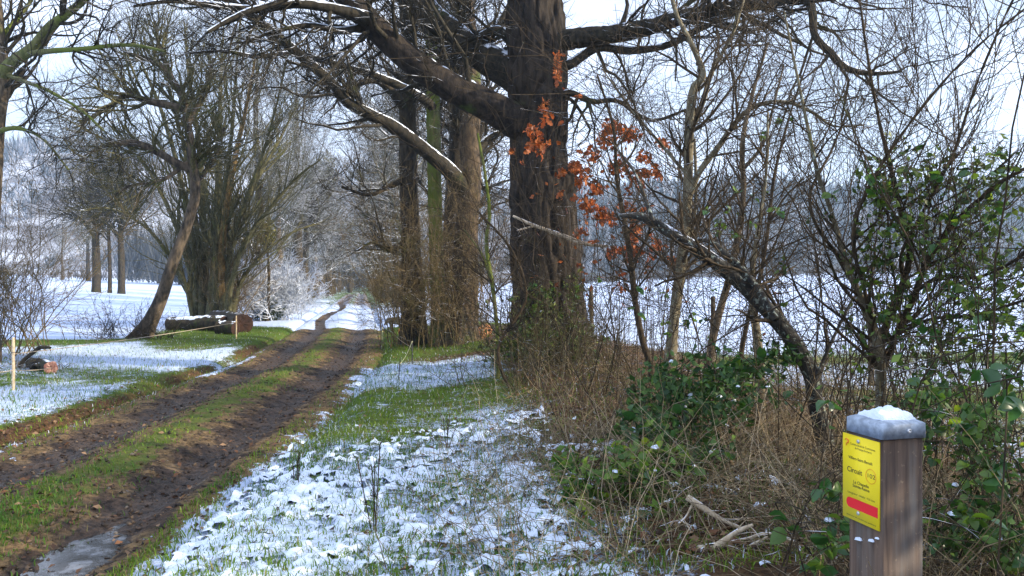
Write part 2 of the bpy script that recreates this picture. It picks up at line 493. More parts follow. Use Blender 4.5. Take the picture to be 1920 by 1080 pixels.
# ground sheet
xs_r = geom_seq(5, 900, .1, 1.075); xs_l = -geom_seq(8, 900, .1, 1.075)[::-1]
xs = np.concatenate([xs_l, np.arange(-8, 5, .13)[1:], xs_r])
ys = np.concatenate([np.arange(-30, 2, 1.0), np.arange(2, 16, .12), geom_seq(16, 1300, .1, 1.03)])
gx, gy = np.meshgrid(xs, ys)
gzv = ground_z(gx, gy) - 0.24 * sstep(1.72, 1.42, np.abs(gx - trackx(gy))) * sstep(128, 118, gy)
near = sstep(9.5, 7.5, gy) * sstep(9, 7.5, np.abs(gx + 2))
cv = cover(gx, gy) * (1 - 0.25 * near)

def ground_mat():
    m, nt, b = new_mat('meadow_ground')
    p = world_pos(nt)
    cvr = nd(nt, 'Attribute', attribute_name='snow_cover').outputs['Fac']
    lf = nd(nt, 'Attribute', attribute_name='leaf_cover').outputs['Fac']
    n0 = noise(nt, p, 2.2, 6, 0.72)
    n1 = noise(nt, p, 24, 5, 0.7)
    n2 = noise(nt, p, 0.7, 3)
    g = mixc(nt, mr(nt, n1, 0.3, 0.7), (0.032, 0.065, 0.010), (0.095, 0.15, 0.020))
    g = mixc(nt, mr(nt, n2, 0.35, 0.7, 0, 0.6), g, (0.10, 0.105, 0.03))
    g = mixc(nt, mr(nt, noise(nt, p, 9, 4, 0.7), 0.55, 0.75), g, (0.05, 0.035, 0.018))
    l = mixc(nt, mr(nt, n1, 0.3, 0.7), (0.032, 0.020, 0.012), (0.13, 0.075, 0.038))
    fl = mr(nt, mth(nt, 'ADD', mth(nt, 'MULTIPLY', n1, 0.5), lf), 0.55, 0.95)
    g = mixc(nt, fl, g, l)
    nn = mth(nt, 'ADD', mth(nt, 'MULTIPLY', n0, 0.5), mth(nt, 'MULTIPLY', n1, 0.5))
    # cover 0..1 mapped to the spread of the noise
    th = nd(nt, 'MapRange', {'Value': cvr, 'From Min': 0, 'From Max': 1, 'To Min': 0.27, 'To Max': 0.73}).outputs[0]
    f = mr(nt, mth(nt, 'SUBTRACT', th, nn), -0.035, 0.05)
    col = mixc(nt, f, g, (0.50, 0.60, 0.80))
    nt.links.new(col, b.inputs['Base Color'])
    b.inputs['Roughness'].default_value = 0.9; b.inputs['Specular IOR Level'].default_value = 0.1
    h = mth(nt, 'ADD', mth(nt, 'MULTIPLY', f, 0.7), n1)
    bp = nd(nt, 'Bump', {'Strength': 0.9, 'Distance': 0.04, 'Height': h})
    nt.links.new(bp.outputs[0], b.inputs['Normal'])
    return m

gr = Geo().add(np.stack([gx, gy, gzv], -1), f4=grid_faces(len(xs), len(ys))).build(
    'ground', ground_mat(), attrs={'snow_cover': cv.ravel(), 'leaf_cover': leafy(gx, gy).ravel()})
tag(gr, 'meadow ground with patches of snow, grass and brown leaves', 'ground', kind='structure')

# track: two muddy ruts either side of a grassy middle
def track_z(u, y, x):
    rut = np.exp(-((np.abs(u) - 0.75) / 0.27) ** 2)
    z = 0.008 + 0.05 * np.exp(-(u / 0.40) ** 2) - 0.070 * rut * (.6 + .8 * fbm2(x * .7, y * .5, 2, 2.5))
    z = z + 0.035 * (fbm2(x * 5, y * 5, 3, 5.0) - 0.5) * (0.4 + rut) + 0.05 * rut * (fbm2(x * 2.0, y * 0.6, 2, 8.0) - 0.5)
    z = z + 0.055 * (fbm2(x * 13, y * 13, 3, 3.0) - 0.5) * (.5 + fbm2(x * 1.3, y * 1.3, 2, 6.0))
    z = z - 0.075 * np.exp(-(((u - .70) / .60) ** 2 + ((y - 4.65) / .80) ** 2))
    return z - 0.10 * sstep(1.35, 1.85, np.abs(u))
ty = np.concatenate([np.arange(2.0, 12, .045), geom_seq(12, 130, .05, 1.02)])
tu = np.linspace(-1.85, 1.85, 84)
uu, yy = np.meshgrid(tu, ty)
tx = trackx(yy) + uu
base_t = ground_z(trackx(yy), yy)
tz = base_t + 0.01 + track_z(uu, yy, tx)
rutv = np.exp(-((np.abs(uu + 0.12 * (fbm2(tx * .8, yy * .8, 3, 1.0) - .5)) - 0.75) / 0.36) ** 2)
grassy = np.clip(np.exp(-(uu / 0.36) ** 2) + sstep(1.2, 1.6, np.abs(uu)) * 0.7, 0, 1)
def track_mat():
    m, nt, b = new_mat('muddy_track')
    p = world_pos(nt)
    rt = nd(nt, 'Attribute', attribute_name='rut').outputs['Fac']
    cvr = nd(nt, 'Attribute', attribute_name='snow_cover').outputs['Fac']
    gy_ = nd(nt, 'Attribute', attribute_name='grassy').outputs['Fac']
    n1 = noise(nt, p, 18, 6, 0.7); n2 = noise(nt, p, 3.0, 4, 0.6); n3 = noise(nt, p, 60, 3, 0.7)
    mud = mixc(nt, mr(nt, n1, 0.3, 0.7), (0.010, 0.008, 0.007), (0.085, 0.058, 0.042))
    dry = mixc(nt, mr(nt, n1, 0.3, 0.7), (0.04, 0.028, 0.016), (0.21, 0.14, 0.07))
    col = mixc(nt, mr(nt, mth(nt, 'ADD', rt, mth(nt, 'MULTIPLY', mth(nt, 'SUBTRACT', n2, 0.5), 2.6)), 0.3, 0.6), dry, mud)
    grs = mixc(nt, n3, (0.04, 0.07, 0.010), (0.11, 0.15, 0.020))
    col = mixc(nt, mr(nt, mth(nt, 'ADD', gy_, mth(nt, 'MULTIPLY', mth(nt, 'SUBTRACT', n2, 0.5), 2.6)), 0.55, 0.95, 0, 0.85), col, grs)
    nn = mth(nt, 'ADD', mth(nt, 'MULTIPLY', n2, 0.55), mth(nt, 'MULTIPLY', n1, 0.45))
    th = nd(nt, 'MapRange', {'Value': cvr, 'From Min': 0, 'From Max': 1, 'To Min': 0.27, 'To Max': 0.73}).outputs[0]
    f = mr(nt, mth(nt, 'SUBTRACT', th, nn), -0.015, 0.015)
    col = mixc(nt, f, col, (0.50, 0.60, 0.80))
    nt.links.new(col, b.inputs['Base Color'])
    nt.links.new(mr(nt, mth(nt, 'SUBTRACT', rt, n2), 0.0, 0.4, 0.95, 0.45), b.inputs['Roughness'])
    b.inputs['Specular IOR Level'].default_value = 0.22
    bp = nd(nt, 'Bump', {'Strength': 1.0, 'Distance': 0.035, 'Height': mth(nt, 'ADD', n1, mth(nt, 'MULTIPLY', n3, 0.4))})
    nt.links.new(bp.outputs[0], b.inputs['Normal'])
    return m
tk = Geo().add(np.stack([tx, yy, tz], -1), f4=grid_faces(len(tu), len(ty))).build('track', track_mat(),
    attrs={'rut': rutv.ravel(), 'grassy': grassy.ravel(), 'snow_cover': cover(tx, yy).ravel()})
tag(tk, 'muddy farm track with two dark wheel ruts and grassy middle', 'track', kind='structure')

# clods and small stones pressed out of the ruts
n = 5200
y = 3.6 * np.exp(rng.random(n) * math.log(22 / 3.6)); u = rng.choice([-1, 1], n) * .75 + rng.normal(size=n) * .38
k = np.abs(u) < 1.6; y, u = y[k], u[k]; n = len(y); x = trackx(y) + u
oc = np.array([[1, 0, 0], [-1, 0, 0], [0, 1, 0], [0, -1, 0], [0, 0, .8], [0, 0, -.8]]); of = np.array([[0, 2, 4], [2, 1, 4], [1, 3, 4], [3, 0, 4], [2, 0, 5], [1, 2, 5], [3, 1, 5], [0, 3, 5]])
sz = .006 + .018 * rng.random(n) ** 3
v = oc[None] * (1 + .45 * rng.normal(size=(n, 6, 1))) * sz[:, None, None] + rng.normal(size=(n, 6, 3)) * (sz * .25)[:, None, None]
v += np.stack([x, y, ground_z(trackx(y), y) + .01 + track_z(u, y, x) + sz * .3], -1)[:, None]
cl = np.array([[.05, .036, .028], [.09, .065, .045], [.025, .02, .017], [.14, .12, .10]])[rng.choice(4, n, p=[.4, .3, .22, .08])]
g = Geo().add(v.reshape(-1, 3), f3=(np.arange(n)[:, None, None] * 6 + of[None]).reshape(-1, 3), col=np.repeat(cl * rng.uniform(.7, 1.3, (n, 1)), 6, 0))
co_ = g.build('mud_clods', vcol_mat('mud_clod', 0.0, 0.9)); tag(co_, 'small mud clods and stones scattered along the wheel ruts', 'mud', kind='stuff')

# half frozen puddle in the near rut
def puddle_mat():
    m, nt, b = new_mat('icy_water')
    p = world_pos(nt)
    n1 = noise(nt, p, 5, 5, 0.65)
    f = mr(nt, n1, 0.46, 0.70)
    nt.links.new(mixc(nt, f, (0.02, 0.018, 0.016), (0.16, 0.17, 0.19)), b.inputs['Base Color'])
    nt.links.new(mth(nt, 'ADD', mth(nt, 'MULTIPLY', f, 0.20), 0.02), b.inputs['Roughness'])
    b.inputs['Specular IOR Level'].default_value = 0.9
    bp = nd(nt, 'Bump', {'Strength': 0.08, 'Distance': 0.01, 'Height': noise(nt, p, 22, 4, 0.65)})
    nt.links.new(bp.outputs[0], b.inputs['Normal'])
    return m
pc = np.array([trackx(4.7) + 0.70, 4.6])
g = Geo(); na = 48
ang = np.arange(na) * 2 * math.pi / na
rad = 0.5 + 0.5 * fbm2(np.cos(ang) * 1.7 + 5, np.sin(ang) * 1.7 + 5, 3)
pts = np.stack([pc[0] + 1.1 * rad * np.cos(ang) - 0.08 * np.sin(ang) * rad, pc[1] + 1.5 * rad * np.sin(ang), np.full(na, 0)], -1)
rutlow = gz1(trackx(4.6), 4.6) + 0.01 - 0.088
pts[:, 2] = rutlow
ctr = pts.mean(0)
g.add(np.vstack([pts, ctr]), f3=[(i, (i + 1) % na, na) for i in range(na)])
pd = g.build('puddle', puddle_mat()); tag(pd, 'half frozen puddle in the nearest rut of the track', 'puddle', kind='structure')

# snow lying in lumps on the near verges
def snow_sheet(x0, x1, y0, y1, d, gro):
    x = np.arange(x0, x1, d); y = np.arange(y0, y1, d)
    X, Y = np.meshgrid(x, y)
    X = X + rng.uniform(-.12, .12, X.shape) * d; Y = Y + rng.uniform(-.12, .12, Y.shape) * d
    Cc = cover(X, Y)
    n = 0.34 * fbm2(X * 1.6, Y * 1.6, 3, 1.0) + 0.66 * fbm2(X * 9, Y * 9, 3, 6.0)
    n = n + .16 * (vnoise2(X * 27, Y * 27) - .5)
    s = (0.25 + 0.40 * Cc - 0.10 * sstep(6.0, 9.0, Y)) - n
    lump = fbm2(X * 13, Y * 13, 2, 12.0)
    h = np.clip(s * 9, -1, 1)
    Z = ground_z(X, Y) + np.where(h > 0, 0.002 + 0.034 * np.maximum(h, 0) ** .7 * (0.10 + 2.2 * lump * lump) * (.35 + 1.2 * fbm2(X * 1.9, Y * 1.9, 2, 3.0)), h * 0.05)
    lat = np.abs(X - trackx(Y))
    up = np.maximum(0, 1.75 - lat) * 0.0
    ok = (h > -0.12) & (lat > 1.45)
    f = grid_faces(len(x), len(y))
    okf = ok.ravel()[f].all(1)
    f = f[okf]
    used = np.unique(f); re = -np.ones(X.size, np.int64); re[used] = np.arange(len(used))
    gro.add(np.stack([X, Y, Z + up], -1).reshape(-1, 3)[used], f4=re[f])
g = Geo()
snow_sheet(-2.6, 3.0, 3.4, 6.4, 0.021, g)
snow_sheet(-6.2, 3.4, 6.4, 9.5, 0.034, g)
sn = g.build('snow', M_SNOW); tag(sn, 'thin lumpy snow lying in patches on the verges', 'snow', kind='stuff')

# ------------------------------------------------------------------ far country: hills, woods, field hedges
hx = np.linspace(-1100, 1100, 150); hy = np.linspace(330, 1000, 60)
HX, HY = np.meshgrid(hx, hy)
def hill_z(x, y):
    top = 78 + 30 * sstep(-50, -350, x) + 26 * (fbm2(x / 150, x * 0, 4) - 0.5) - 14 * sstep(250, 700, x)
    return 6.5 + (top - 6.5) * sstep(340, 660, y + 30 * (fbm2(x / 120, y / 120, 2) - .5)) - 9 * sstep(340, 330.0, y)
hm, nt, b = new_mat('winter_hillside')
p = world_pos(nt)
f = mr(nt, noise(nt, p, 0.02, 4, 0.6), 0.42, 0.58)
sx = nd(nt, 'SeparateXYZ', {'Vector': p}).outputs[0]
woody = mr(nt, sx, -60.0, 60.0)
nt.links.new(mixc(nt, woody, mixc(nt, f, (0.50, 0.54, 0.64), (0.14, 0.13, 0.14)), mixc(nt, f, (0.07, 0.075, 0.09), (0.035, 0.04, 0.045))), b.inputs['Base Color']); b.inputs['Roughness'].default_value = 0.95
ho = Geo().add(np.stack([HX, HY, hill_z(HX, HY)], -1), f4=grid_faces(150, 60)).build('hill', hm)
tag(ho, 'long wooded hill closing the valley under thin snow', 'hill', kind='structure')

def twig_fans(pos, h, w, nt_, g, colr, r=0.1):
    """loose winter crowns made of thin upright slivers, for far woods and hedges"""
    n = len(pos)
    b0 = np.repeat(pos, nt_, 0); hh = np.repeat(h, nt_); ww = np.repeat(w, nt_); N = n * nt_
    t0 = rng.uniform(0.05, 0.55, N); a = rng.uniform(0, 2 * math.pi, N)
    out = rng.uniform(0.15, 1, N) ** 0.7
    s = b0 + np.stack([np.cos(a) * ww * out * .25, np.sin(a) * ww * out * .25, hh * t0], -1)
    e = b0 + np.stack([np.cos(a) * ww * out * .55, np.sin(a) * ww * out * .55, hh * np.clip(t0 + rng.uniform(.2, .55, N), 0, 1.0 - .35 * out ** 2)], -1)
    sd_ = np.stack([rng.normal(size=N), rng.normal(size=N) * .3, rng.normal(size=N) * .3], -1); sd_ = norm(sd_) * (r * rng.uniform(.5, 1.4, N))[:, None]
    v = np.stack([s - sd_, s + sd_, e], 1).reshape(-1, 3)
    g.add(v, f3=np.arange(N * 3).reshape(-1, 3), col=np.repeat(np.repeat(colr, nt_, 0), 3, 0))
M_FARWOOD = vcol_mat('far_wood', 0.1, 0.9)
g = Geo()
n = 4200
px_ = rng.uniform(-900, 700, n); py_ = rng.uniform(345, 700, n)
dens = fbm2(px_ / 90, py_ / 60, 3, 3.0); k = dens > np.where(px_ > 0, 0.2, 0.44)
px_, py_ = px_[k], py_[k]
pos = np.stack([px_, py_, hill_z(px_, py_) - .3], -1)
cw = np.where(rng.random(len(pos))[:, None] < np.where(px_ > 0, .22, .6)[:, None], np.array([[.30, .30, .33]]), np.array([[.05, .055, .06]])) * rng.uniform(.7, 1.3, (len(pos), 1))
twig_fans(pos, np.where(pos[:, 1] > 560, rng.uniform(12, 26, len(pos)), rng.uniform(9, 17, len(pos))), rng.uniform(9, 15, len(pos)), 22, g, cw, 0.6)
fo = g.build('forest', M_FARWOOD, smooth=False); tag(fo, 'far frosted woods covering the hill beyond the fields', 'forest', kind='stuff')

def field_hedge(x0, y0, x1, y1, n, h, label, col):
    t = np.sort(rng.random(n)); x = x0 + (x1 - x0) * t; y = y0 + (y1 - y0) * t + rng.normal(size=n)
    pos = np.stack([x, y, ground_z(x, y) - .1], -1)
    g = Geo()
    twig_fans(pos, h * rng.uniform(.5, 1.3, n), np.full(n, 3.5), 26, g, np.array([col]) * rng.uniform(.6, 1.4, (n, 1)), 0.06)
    o = g.build('field_hedge', M_FARWOOD, smooth=False); tag(o, label, 'hedge', 'hedges at the far edges of the fields')
field_hedge(5, 215, 150, 205, 260, 3.2, 'long dark bare hedge along the far edge of the snowy field behind the oak', (.075, .062, .055))
field_hedge(-190, 205, -36, 175, 260, 4.0, 'long grey bare hedge along the far edge of the snowy field beyond the leaning tree', (.085, .07, .06))

# ------------------------------------------------------------------ grass, dead leaves
def blades(x, y, h, g, col, lean=0.5, w=0.004):
    n = len(x)
    z = ground_z(x, y)
    lat = np.abs(x - trackx(y)); z = np.where(lat < 1.6, ground_z(trackx(y), y) + 0.01 + track_z(x - trackx(y), y, x), z) - 0.004
    b0 = np.stack([x, y, z], -1); a = rng.uniform(0, 2 * math.pi, n); d = np.stack([np.cos(a), np.sin(a), 0 * a], -1)
    s = np.stack([-np.sin(a + rng.normal(size=n)), np.cos(a), 0 * a], -1) * (w * rng.uniform(.6, 1.4, n))[:, None]
    le = lean * rng.uniform(.2, 1.6, n)
    m = b0 + d * (h * le * .35)[:, None] + np.array([0, 0, 1]) * (h * .6)[:, None]
    e = b0 + d * (h * le)[:, None] + np.array([0, 0, 1]) * (h * (1.05 - .4 * np.minimum(le, 1.4)))[:, None]
    v = np.stack([b0 - s, b0 + s, m - s * .8, m + s * .8, e], 1).reshape(-1, 3)
    i = np.arange(n)[:, None] * 5
    g.add(v, f3=np.concatenate([i + [0, 1, 3], i + [0, 3, 2], i + [2, 3, 4]]), col=np.repeat(col, 5, 0))

def grass_cols(n, x, y):
    a = np.array([.05, .14, .010]); b_ = np.array([.16, .25, .014]); c = np.array([.20, .17, .06])
    t = np.clip(fbm2(x * .6, y * .6, 2) * 1.4 - .2 + rng.normal(size=n) * .2, 0, 1)[:, None]
    col = a * (1 - t) + b_ * t
    dry = (rng.random(n) < .12)[:, None]
    return np.where(dry, c, col) * rng.uniform(.7, 1.25, (n, 1))

g = Geo()
n = 270000
y = 3.6 * np.exp(rng.random(n) * math.log(30 / 3.6)); x = (rng.random(n) - .5) * (1.45 * y + 2.0) - 0.13 * y
lat = x - trackx(y); al = np.abs(lat)
cvg = cover(x, y)
strip = np.exp(-(lat / 0.33) ** 2) * (fbm2(x * .9, y * .9, 2, 5.0) * 2.2 - .55) * np.where(y > 16, 1.2, 1.0)
p_ = np.where(al < 1.15, strip, np.where(al < 1.5, 0.45, 1.0 - 0.42 * cvg))
p_ = p_ * (1 - 0.85 * leafy(x, y)) * np.where((y > 27.5), 0, 1) * np.where((lat < -6) & (y > 20.8), 0, 1) * np.where((lat > 6.0), .3, 1)
p_ = p_ * (0.35 + 0.9 * fbm2(x * 2.5, y * 2.5, 2, 7.0)) * (1 + .5 * sstep(8, 6.5, y))
k = rng.random(n) < np.clip(p_, 0, 1)
x, y = x[k], y[k]; al = al[k]
h = (0.035 + 0.045 * rng.random(len(x)) + .03 * (rng.random(len(x)) ** 3) * sstep(8, 6, y)) * np.where(al < 1.2, .75, 1) * (1 + .4 * sstep(6, 14, y))
gc = grass_cols(len(x), x, y)
dust = (rng.random(len(x)) < .42 * cover(x, y) * (al > 1.3))[:, None]
gc = np.where(dust, np.array([[.62, .68, .78]]), gc)
h = np.where(dust[:, 0], h * .65, h)
blades(x, y, h, g, gc, .8, .0032 * (1 + .5 * sstep(7, 14, y)[0] if False else 1))

go = g.build('grass', M_GRASS, smooth=False); tag(go, 'short green grass standing through the thin snow on the verges', 'grass', kind='stuff')
print('grass blades', len(x))

def litter(x, y, g, size, cols, lift=0.0, zf=None):
    n = len(x)
    z = (ground_z(x, y) if zf is None else zf) + rng.uniform(0.004, 0.03, n) + lift
    c = np.stack([x, y, z], -1)
    a = rng.uniform(0, 2 * math.pi, n)
    u = np.stack([np.cos(a), np.sin(a), rng.normal(size=n) * .35], -1); u = norm(u)
    nn = norm(np.stack([rng.normal(size=n) * .4, rng.normal(size=n) * .4, np.ones(n)], -1)); w_ = norm(np.cross(nn, u)); nn = np.cross(u, w_)
    s = (size * rng.uniform(.6, 1.4, n))[:, None]
    v = np.stack([c - u * s, c - u * s * .1 + w_ * s * .55 + nn * s * .3, c + u * s, c - u * s * .1 - w_ * s * .55 + nn * s * .25, c - u * s * .05], 1).reshape(-1, 3)
    i = np.arange(n)[:, None] * 5
    g.add(v, f3=np.concatenate([i + [0, 4, 1], i + [1, 4, 2], i + [0, 3, 4], i + [4, 3, 2]]), col=np.repeat(cols, 5, 0))
g = Geo()
n = 60000
y = 3.8 * np.exp(rng.random(n) * math.log(24 / 3.8)); x = (rng.random(n) - .5) * (1.5 * y + 2) - .1 * y
lat = x - trackx(y); k = rng.random(n) < np.clip(leafy(x, y) * .75 + 0.02 + .10 * (np.abs(lat) < 1.6), 0, 1) * np.where(np.abs(lat) < 1.4, .6, 1)
x, y = x[k], y[k]; n = len(x)
zf = np.where(np.abs(x - trackx(y)) < 1.6, ground_z(trackx(y), y) + .01 + track_z(x - trackx(y), y, x), ground_z(x, y))
cl = np.array([[.16, .075, .035], [.10, .05, .025], [.24, .15, .085], [.05, .028, .018]])[rng.integers(0, 4, n)] * rng.uniform(.6, 1.2, (n, 1))
litter(x, y, g, .028, cl, zf=zf)
lo = g.build('leaf_litter', M_LITTER, smooth=False); tag(lo, 'brown dead leaves lying along the track edge and under the hedge', 'leaves', kind='stuff')
print('litter', n)

M_FOL = vcol_mat('foliage', 0.25, 0.5)
def leaf_cloud(name, parent, ctr, rad, n, size, c1, c2, kind='stuff'):
    p = norm(rng.normal(size=(n, 3))) * (rng.random((n, 1)) ** .45) * np.asarray(rad) + np.asarray(ctr)
    tt = rng.random((n, 1)); g = Geo(); col = (np.array(c1) * (1 - tt) + np.array(c2) * tt) * rng.uniform(.7, 1.3, (n, 1))
    u = norm(rng.normal(size=(n, 3))); w_ = norm(np.cross(u, rng.normal(size=(n, 3)))); s = size * rng.uniform(.6, 1.4, (n, 1))
    v = np.stack([p - u * s, p + w_ * s * .5, p + u * s, p - w_ * s * .5], 1).reshape(-1, 3)
    g.add(v, f4=np.arange(n * 4).reshape(-1, 4), col=np.repeat(col, 4, 0))
    return g.build(name, M_FOL, parent, smooth=False, kind=kind)

# ------------------------------------------------------------------ trees
def limb_part(t, name, pts, rad, K, S, m, amp, cell=.06, snow=0.0, seed=0.0, **kw):
    v, f = bark_tube(pts, rad, K, S, amp, cell, seed=seed, **kw)
    o = Geo().add(v, f4=f).build(name, m, t)
    if snow > 0:
        v, f = snow_strip(pts, rad, K * 2, seed, cover=snow)
        if len(f):
            Geo().add(v, f4=f).build('snow', M_SNOW, o, base=tuple(t['_b']), kind='stuff')
    return o

def pix(lst, y0, y1):
    """[(px, py, width px)] -> world points and radii, distance running from y0 to y1"""
    n = len(lst); out, r = [], []
    for i, (a, b_, w) in enumerate(lst):
        Y = y0 + (y1 - y0) * (i / max(1, n - 1))
        out.append(W(a, b_, Y)); r.append(w / 2 / F * Y)
    return np.array(out), np.array(r)

# --- the great oak by the track
OB = on_ground(1030, 0, 13.3)
oak = thing('oak_tree', 'massive old oak with deeply furrowed dark bark and long snow lined limbs', 'tree', OB)
tp = [(1034, 735, 175), (1033, 690, 158), (1031, 640, 142), (1027, 580, 130), (1025, 500, 124), (1018, 400, 126), (1010, 300, 110), (1007, 200, 106), (1008, 100, 104), (1006, 0, 100), (1003, -120, 92), (1000, -260, 78), (1010, -420, 60), (1030, -600, 40)]
pts, rad = pix(tp, 13.3, 13.3)
def burls(s, a):
    o = 0.17 * np.exp(-((s - 3.7) / .22) ** 2) * np.exp(-((np.angle(np.exp(1j * (a - math.pi + .3)))) / .5) ** 2)
    o = o + 0.07 * np.exp(-((s - 1.9) / .3) ** 2) * np.exp(-((np.angle(np.exp(1j * (a - 1.2)))) / .5) ** 2)
    return o
v, f = bark_tube(pts, rad, 300, 132, .06, .085, 6.0, .10, 3.0, flare=.30, ring=burls)
# make sure that the burl side is +X whatever the frame
trunk = Geo().add(v, f4=f).build('trunk', M_OAK, oak)
oak_limbs = [
    ([(1000, 262, 40), (975, 235, 64), (940, 212, 62), (895, 188, 56), (840, 160, 52), (780, 120, 50), (722, 70, 46), (672, 18, 42), (628, -35, 38), (570, -110, 30), (500, -200, 20)], 13.3, 11.6, .35),
    ([(1005, 200, 40), (975, 150, 62), (925, 118, 58), (868, 82, 55), (808, 32, 52), (755, -22, 48), (700, -90, 42), (640, -190, 30), (590, -300, 18)], 13.3, 14.9, .35),
    ([(1015, 90, 30), (1065, 74, 38), (1130, 66, 34), (1200, 54, 32), (1285, 30, 28), (1370, 14, 24), (1450, 4, 20), (1540, -4, 15), (1640, -20, 10), (1740, -10, 6)], 13.3, 10.8, .3),
    ([(1020, 140, 16), (1070, 120, 18), (1120, 90, 15), (1180, 95, 14), (1250, 85, 12), (1320, 50, 12), (1400, 18, 10), (1480, 12, 6)], 13.3, 12.0, .3),
    ([(1440, 8, 16), (1500, -4, 15), (1522, 16, 15), (1528, 66, 14), (1556, 98, 14), (1588, 128, 12), (1636, 138, 9), (1690, 134, 5)], 10.9, 10.2, .2),
    ([(1015, 215, 14), (1060, 175, 14), (1110, 190, 11), (1160, 190, 9), (1220, 225, 7), (1290, 205, 5)], 13.2, 12.2, .2),
    ([(1010, 20, 30), (960, -30, 30), (900, -110, 26), (850, -220, 20), (830, -340, 12)], 13.3, 14.5, .3),
    ([(1010, 0, 30), (1080, -60, 30), (1160, -150, 24), (1250, -250, 16), (1340, -330, 8)], 13.3, 12.5, .3),
    ([(1000, -150, 30), (930, -250, 26), (840, -330, 20), (740, -390, 12)], 13.3, 11.8, .3),
    ([(975, 110, 16), (940, 60, 17), (905, 66, 14), (880, 88, 10), (855, 98, 6)], 13.3, 14.0, .25),
    # first long boughs reaching out to the left over the track
    ([(690, 35, 26), (640, 20, 20), (560, 8, 16), (480, 18, 14), (400, 10, 11), (320, 2, 8), (250, 12, 5)], 12.0, 10.6, .5),
    ([(800, 135, 18), (750, 78, 17), (690, 52, 14), (640, 58, 12), (580, 48, 10), (520, 58, 7), (455, 80, 5)], 12.6, 11.4, .5),
    ([(640, -22, 18), (585, -30, 14), (520, 5, 12), (455, 25, 9), (390, 60, 6)], 11.7, 10.6, .45),
]
polys = []
for i, (l, a, b_, s) in enumerate(oak_limbs):
    p, r = pix(l, a, b_)
    big = r.max() > .15
    limb_part(oak, 'limb', p, r, 80 if big else 44, 34 if big else 12, M_OAKL if i else M_OAK, .018 if big else .006, .05, min(.9, s + .3), seed=i * 3.7)
    polys.append((p, r))
P0, R0 = stack(polys, 14)
P1, R1 = sprout(P0, R0, 190, 2.1, (30, 70), (.22, 1), 9, .22, .06, .5, .012, .05, .25)
P1b, R1b = sprout(P0[2:], R0[2:], 70, 1.6, (35, 75), (.15, 1), 9, .30, .03, .5, .012, .04, .25)
P1, R1 = np.concatenate([P1, P1b]), np.concatenate([R1, R1b])
P2, R2 = sprout(P1, R1, 2200, 1.0, (28, 70), (.15, 1), 6, .22, .04, .55, .006, .016, .3)
P3, R3 = sprout(P2, R2, 11000, .48, (25, 70), (.15, 1), 4, .22, .05, .5, .0028, .006, .5)
g = Geo()
for P_, Q_, S in ((P1, R1, 6), (P2, R2, 3), (P3, R3, 3)):
    v, f = tube_arrays(P_, Q_, S); g.add(v, f4=f)
g.build('crown', M_TWIG, oak, kind='stuff')
# thin shoots on the trunk
ts = np.stack([pts[2:10]]); 
Pt, Rt = stack([(pts[1:10], rad[1:10])], 14)
E1, ER1 = sprout(Pt, Rt, 90, .75, (55, 88), (0, 1), 7, .2, .06, .02, .004, .007, .4)
off = norm(E1[:, 1] - E1[:, 0]); off[:, 2] = 0; off = norm(off)
E1 += (off * (.55 + .0 * off))[:, None, :] * 0.86
E2, ER2 = sprout(E1, ER1, 420, .32, (25, 60), (.1, 1), 5, .2, .05, .6, .0022, .004, .5)
g = Geo()
for P_, Q_, S in ((E1, ER1, 4), (E2, ER2, 3)):
    v, f = tube_arrays(P_, Q_, S); g.add(v, f4=f)
g.build('shoots', M_SHOOT, oak, kind='stuff')

def crown_for(t, polys, m, n1, L1, n2, L2, n3, L3, up=.08, w=(.012, .005, .0025), wig=.22, t1=(.25, 1), ang=(30, 60), K0=12, name='crown'):
    P0, R0 = stack(polys, K0)
    P1, R1 = sprout(P0, R0, n1, L1, ang, t1, 8, wig, up, .5, w[0], w[0] * 4, .3)
    P2, R2 = sprout(P1, R1, n2, L2, ang, (.12, 1), 5, wig, up * .8, .55, w[1], w[1] * 2.6, .35)
    g = Geo()
    v, f = tube_arrays(P1, R1, 5); g.add(v, f4=f)
    v, f = tube_arrays(P2, R2, 3); g.add(v, f4=f)
    if n3:
        P3, R3 = sprout(P2, R2, n3, L3, ang, (.12, 1), 4, wig, up * .6, .5, w[2], w[2] * 2, .5)
        v, f = tube_arrays(P3, R3, 3); g.add(v, f4=f)
    return g.build(name, m, t, kind='stuff')

# --- trees growing close together behind the oak
def simple_tree(name, label, cat, base_px, Y, trunk_l, m, limbs, mt, n, L, group=None, yd=0.0, snow=.3, S=36, amp=.014, K=150, w=(.012, .005, .0025), up=.08, lm=None, flare=.05, t1=(.25, 1)):
    B = on_ground(base_px, 0, Y)
    t = thing(name, label, cat, B, group)
    pts, rad = pix(trunk_l, Y, Y + yd)
    pts[0, 2] = min(pts[0, 2], B[2] - .12)
    limb_part(t, 'trunk', pts, rad, K, S, m, amp, .05, flare=flare, seed=Y)
    polys = [(pts[len(pts) // 3:], rad[len(pts) // 3:])]
    for i, (l, a, b_) in enumerate(limbs):
        p, r = pix(l, a, b_)
        limb_part(t, 'limb', p, r, 60, 12, lm or m, .006, .04, snow, seed=i * 2.3 + Y)
        polys.append((p, r))
    crown_for(t, polys, mt, n[0], L[0], n[1], L[1], n[2], L[2], w=w, up=up, t1=t1)
    return t

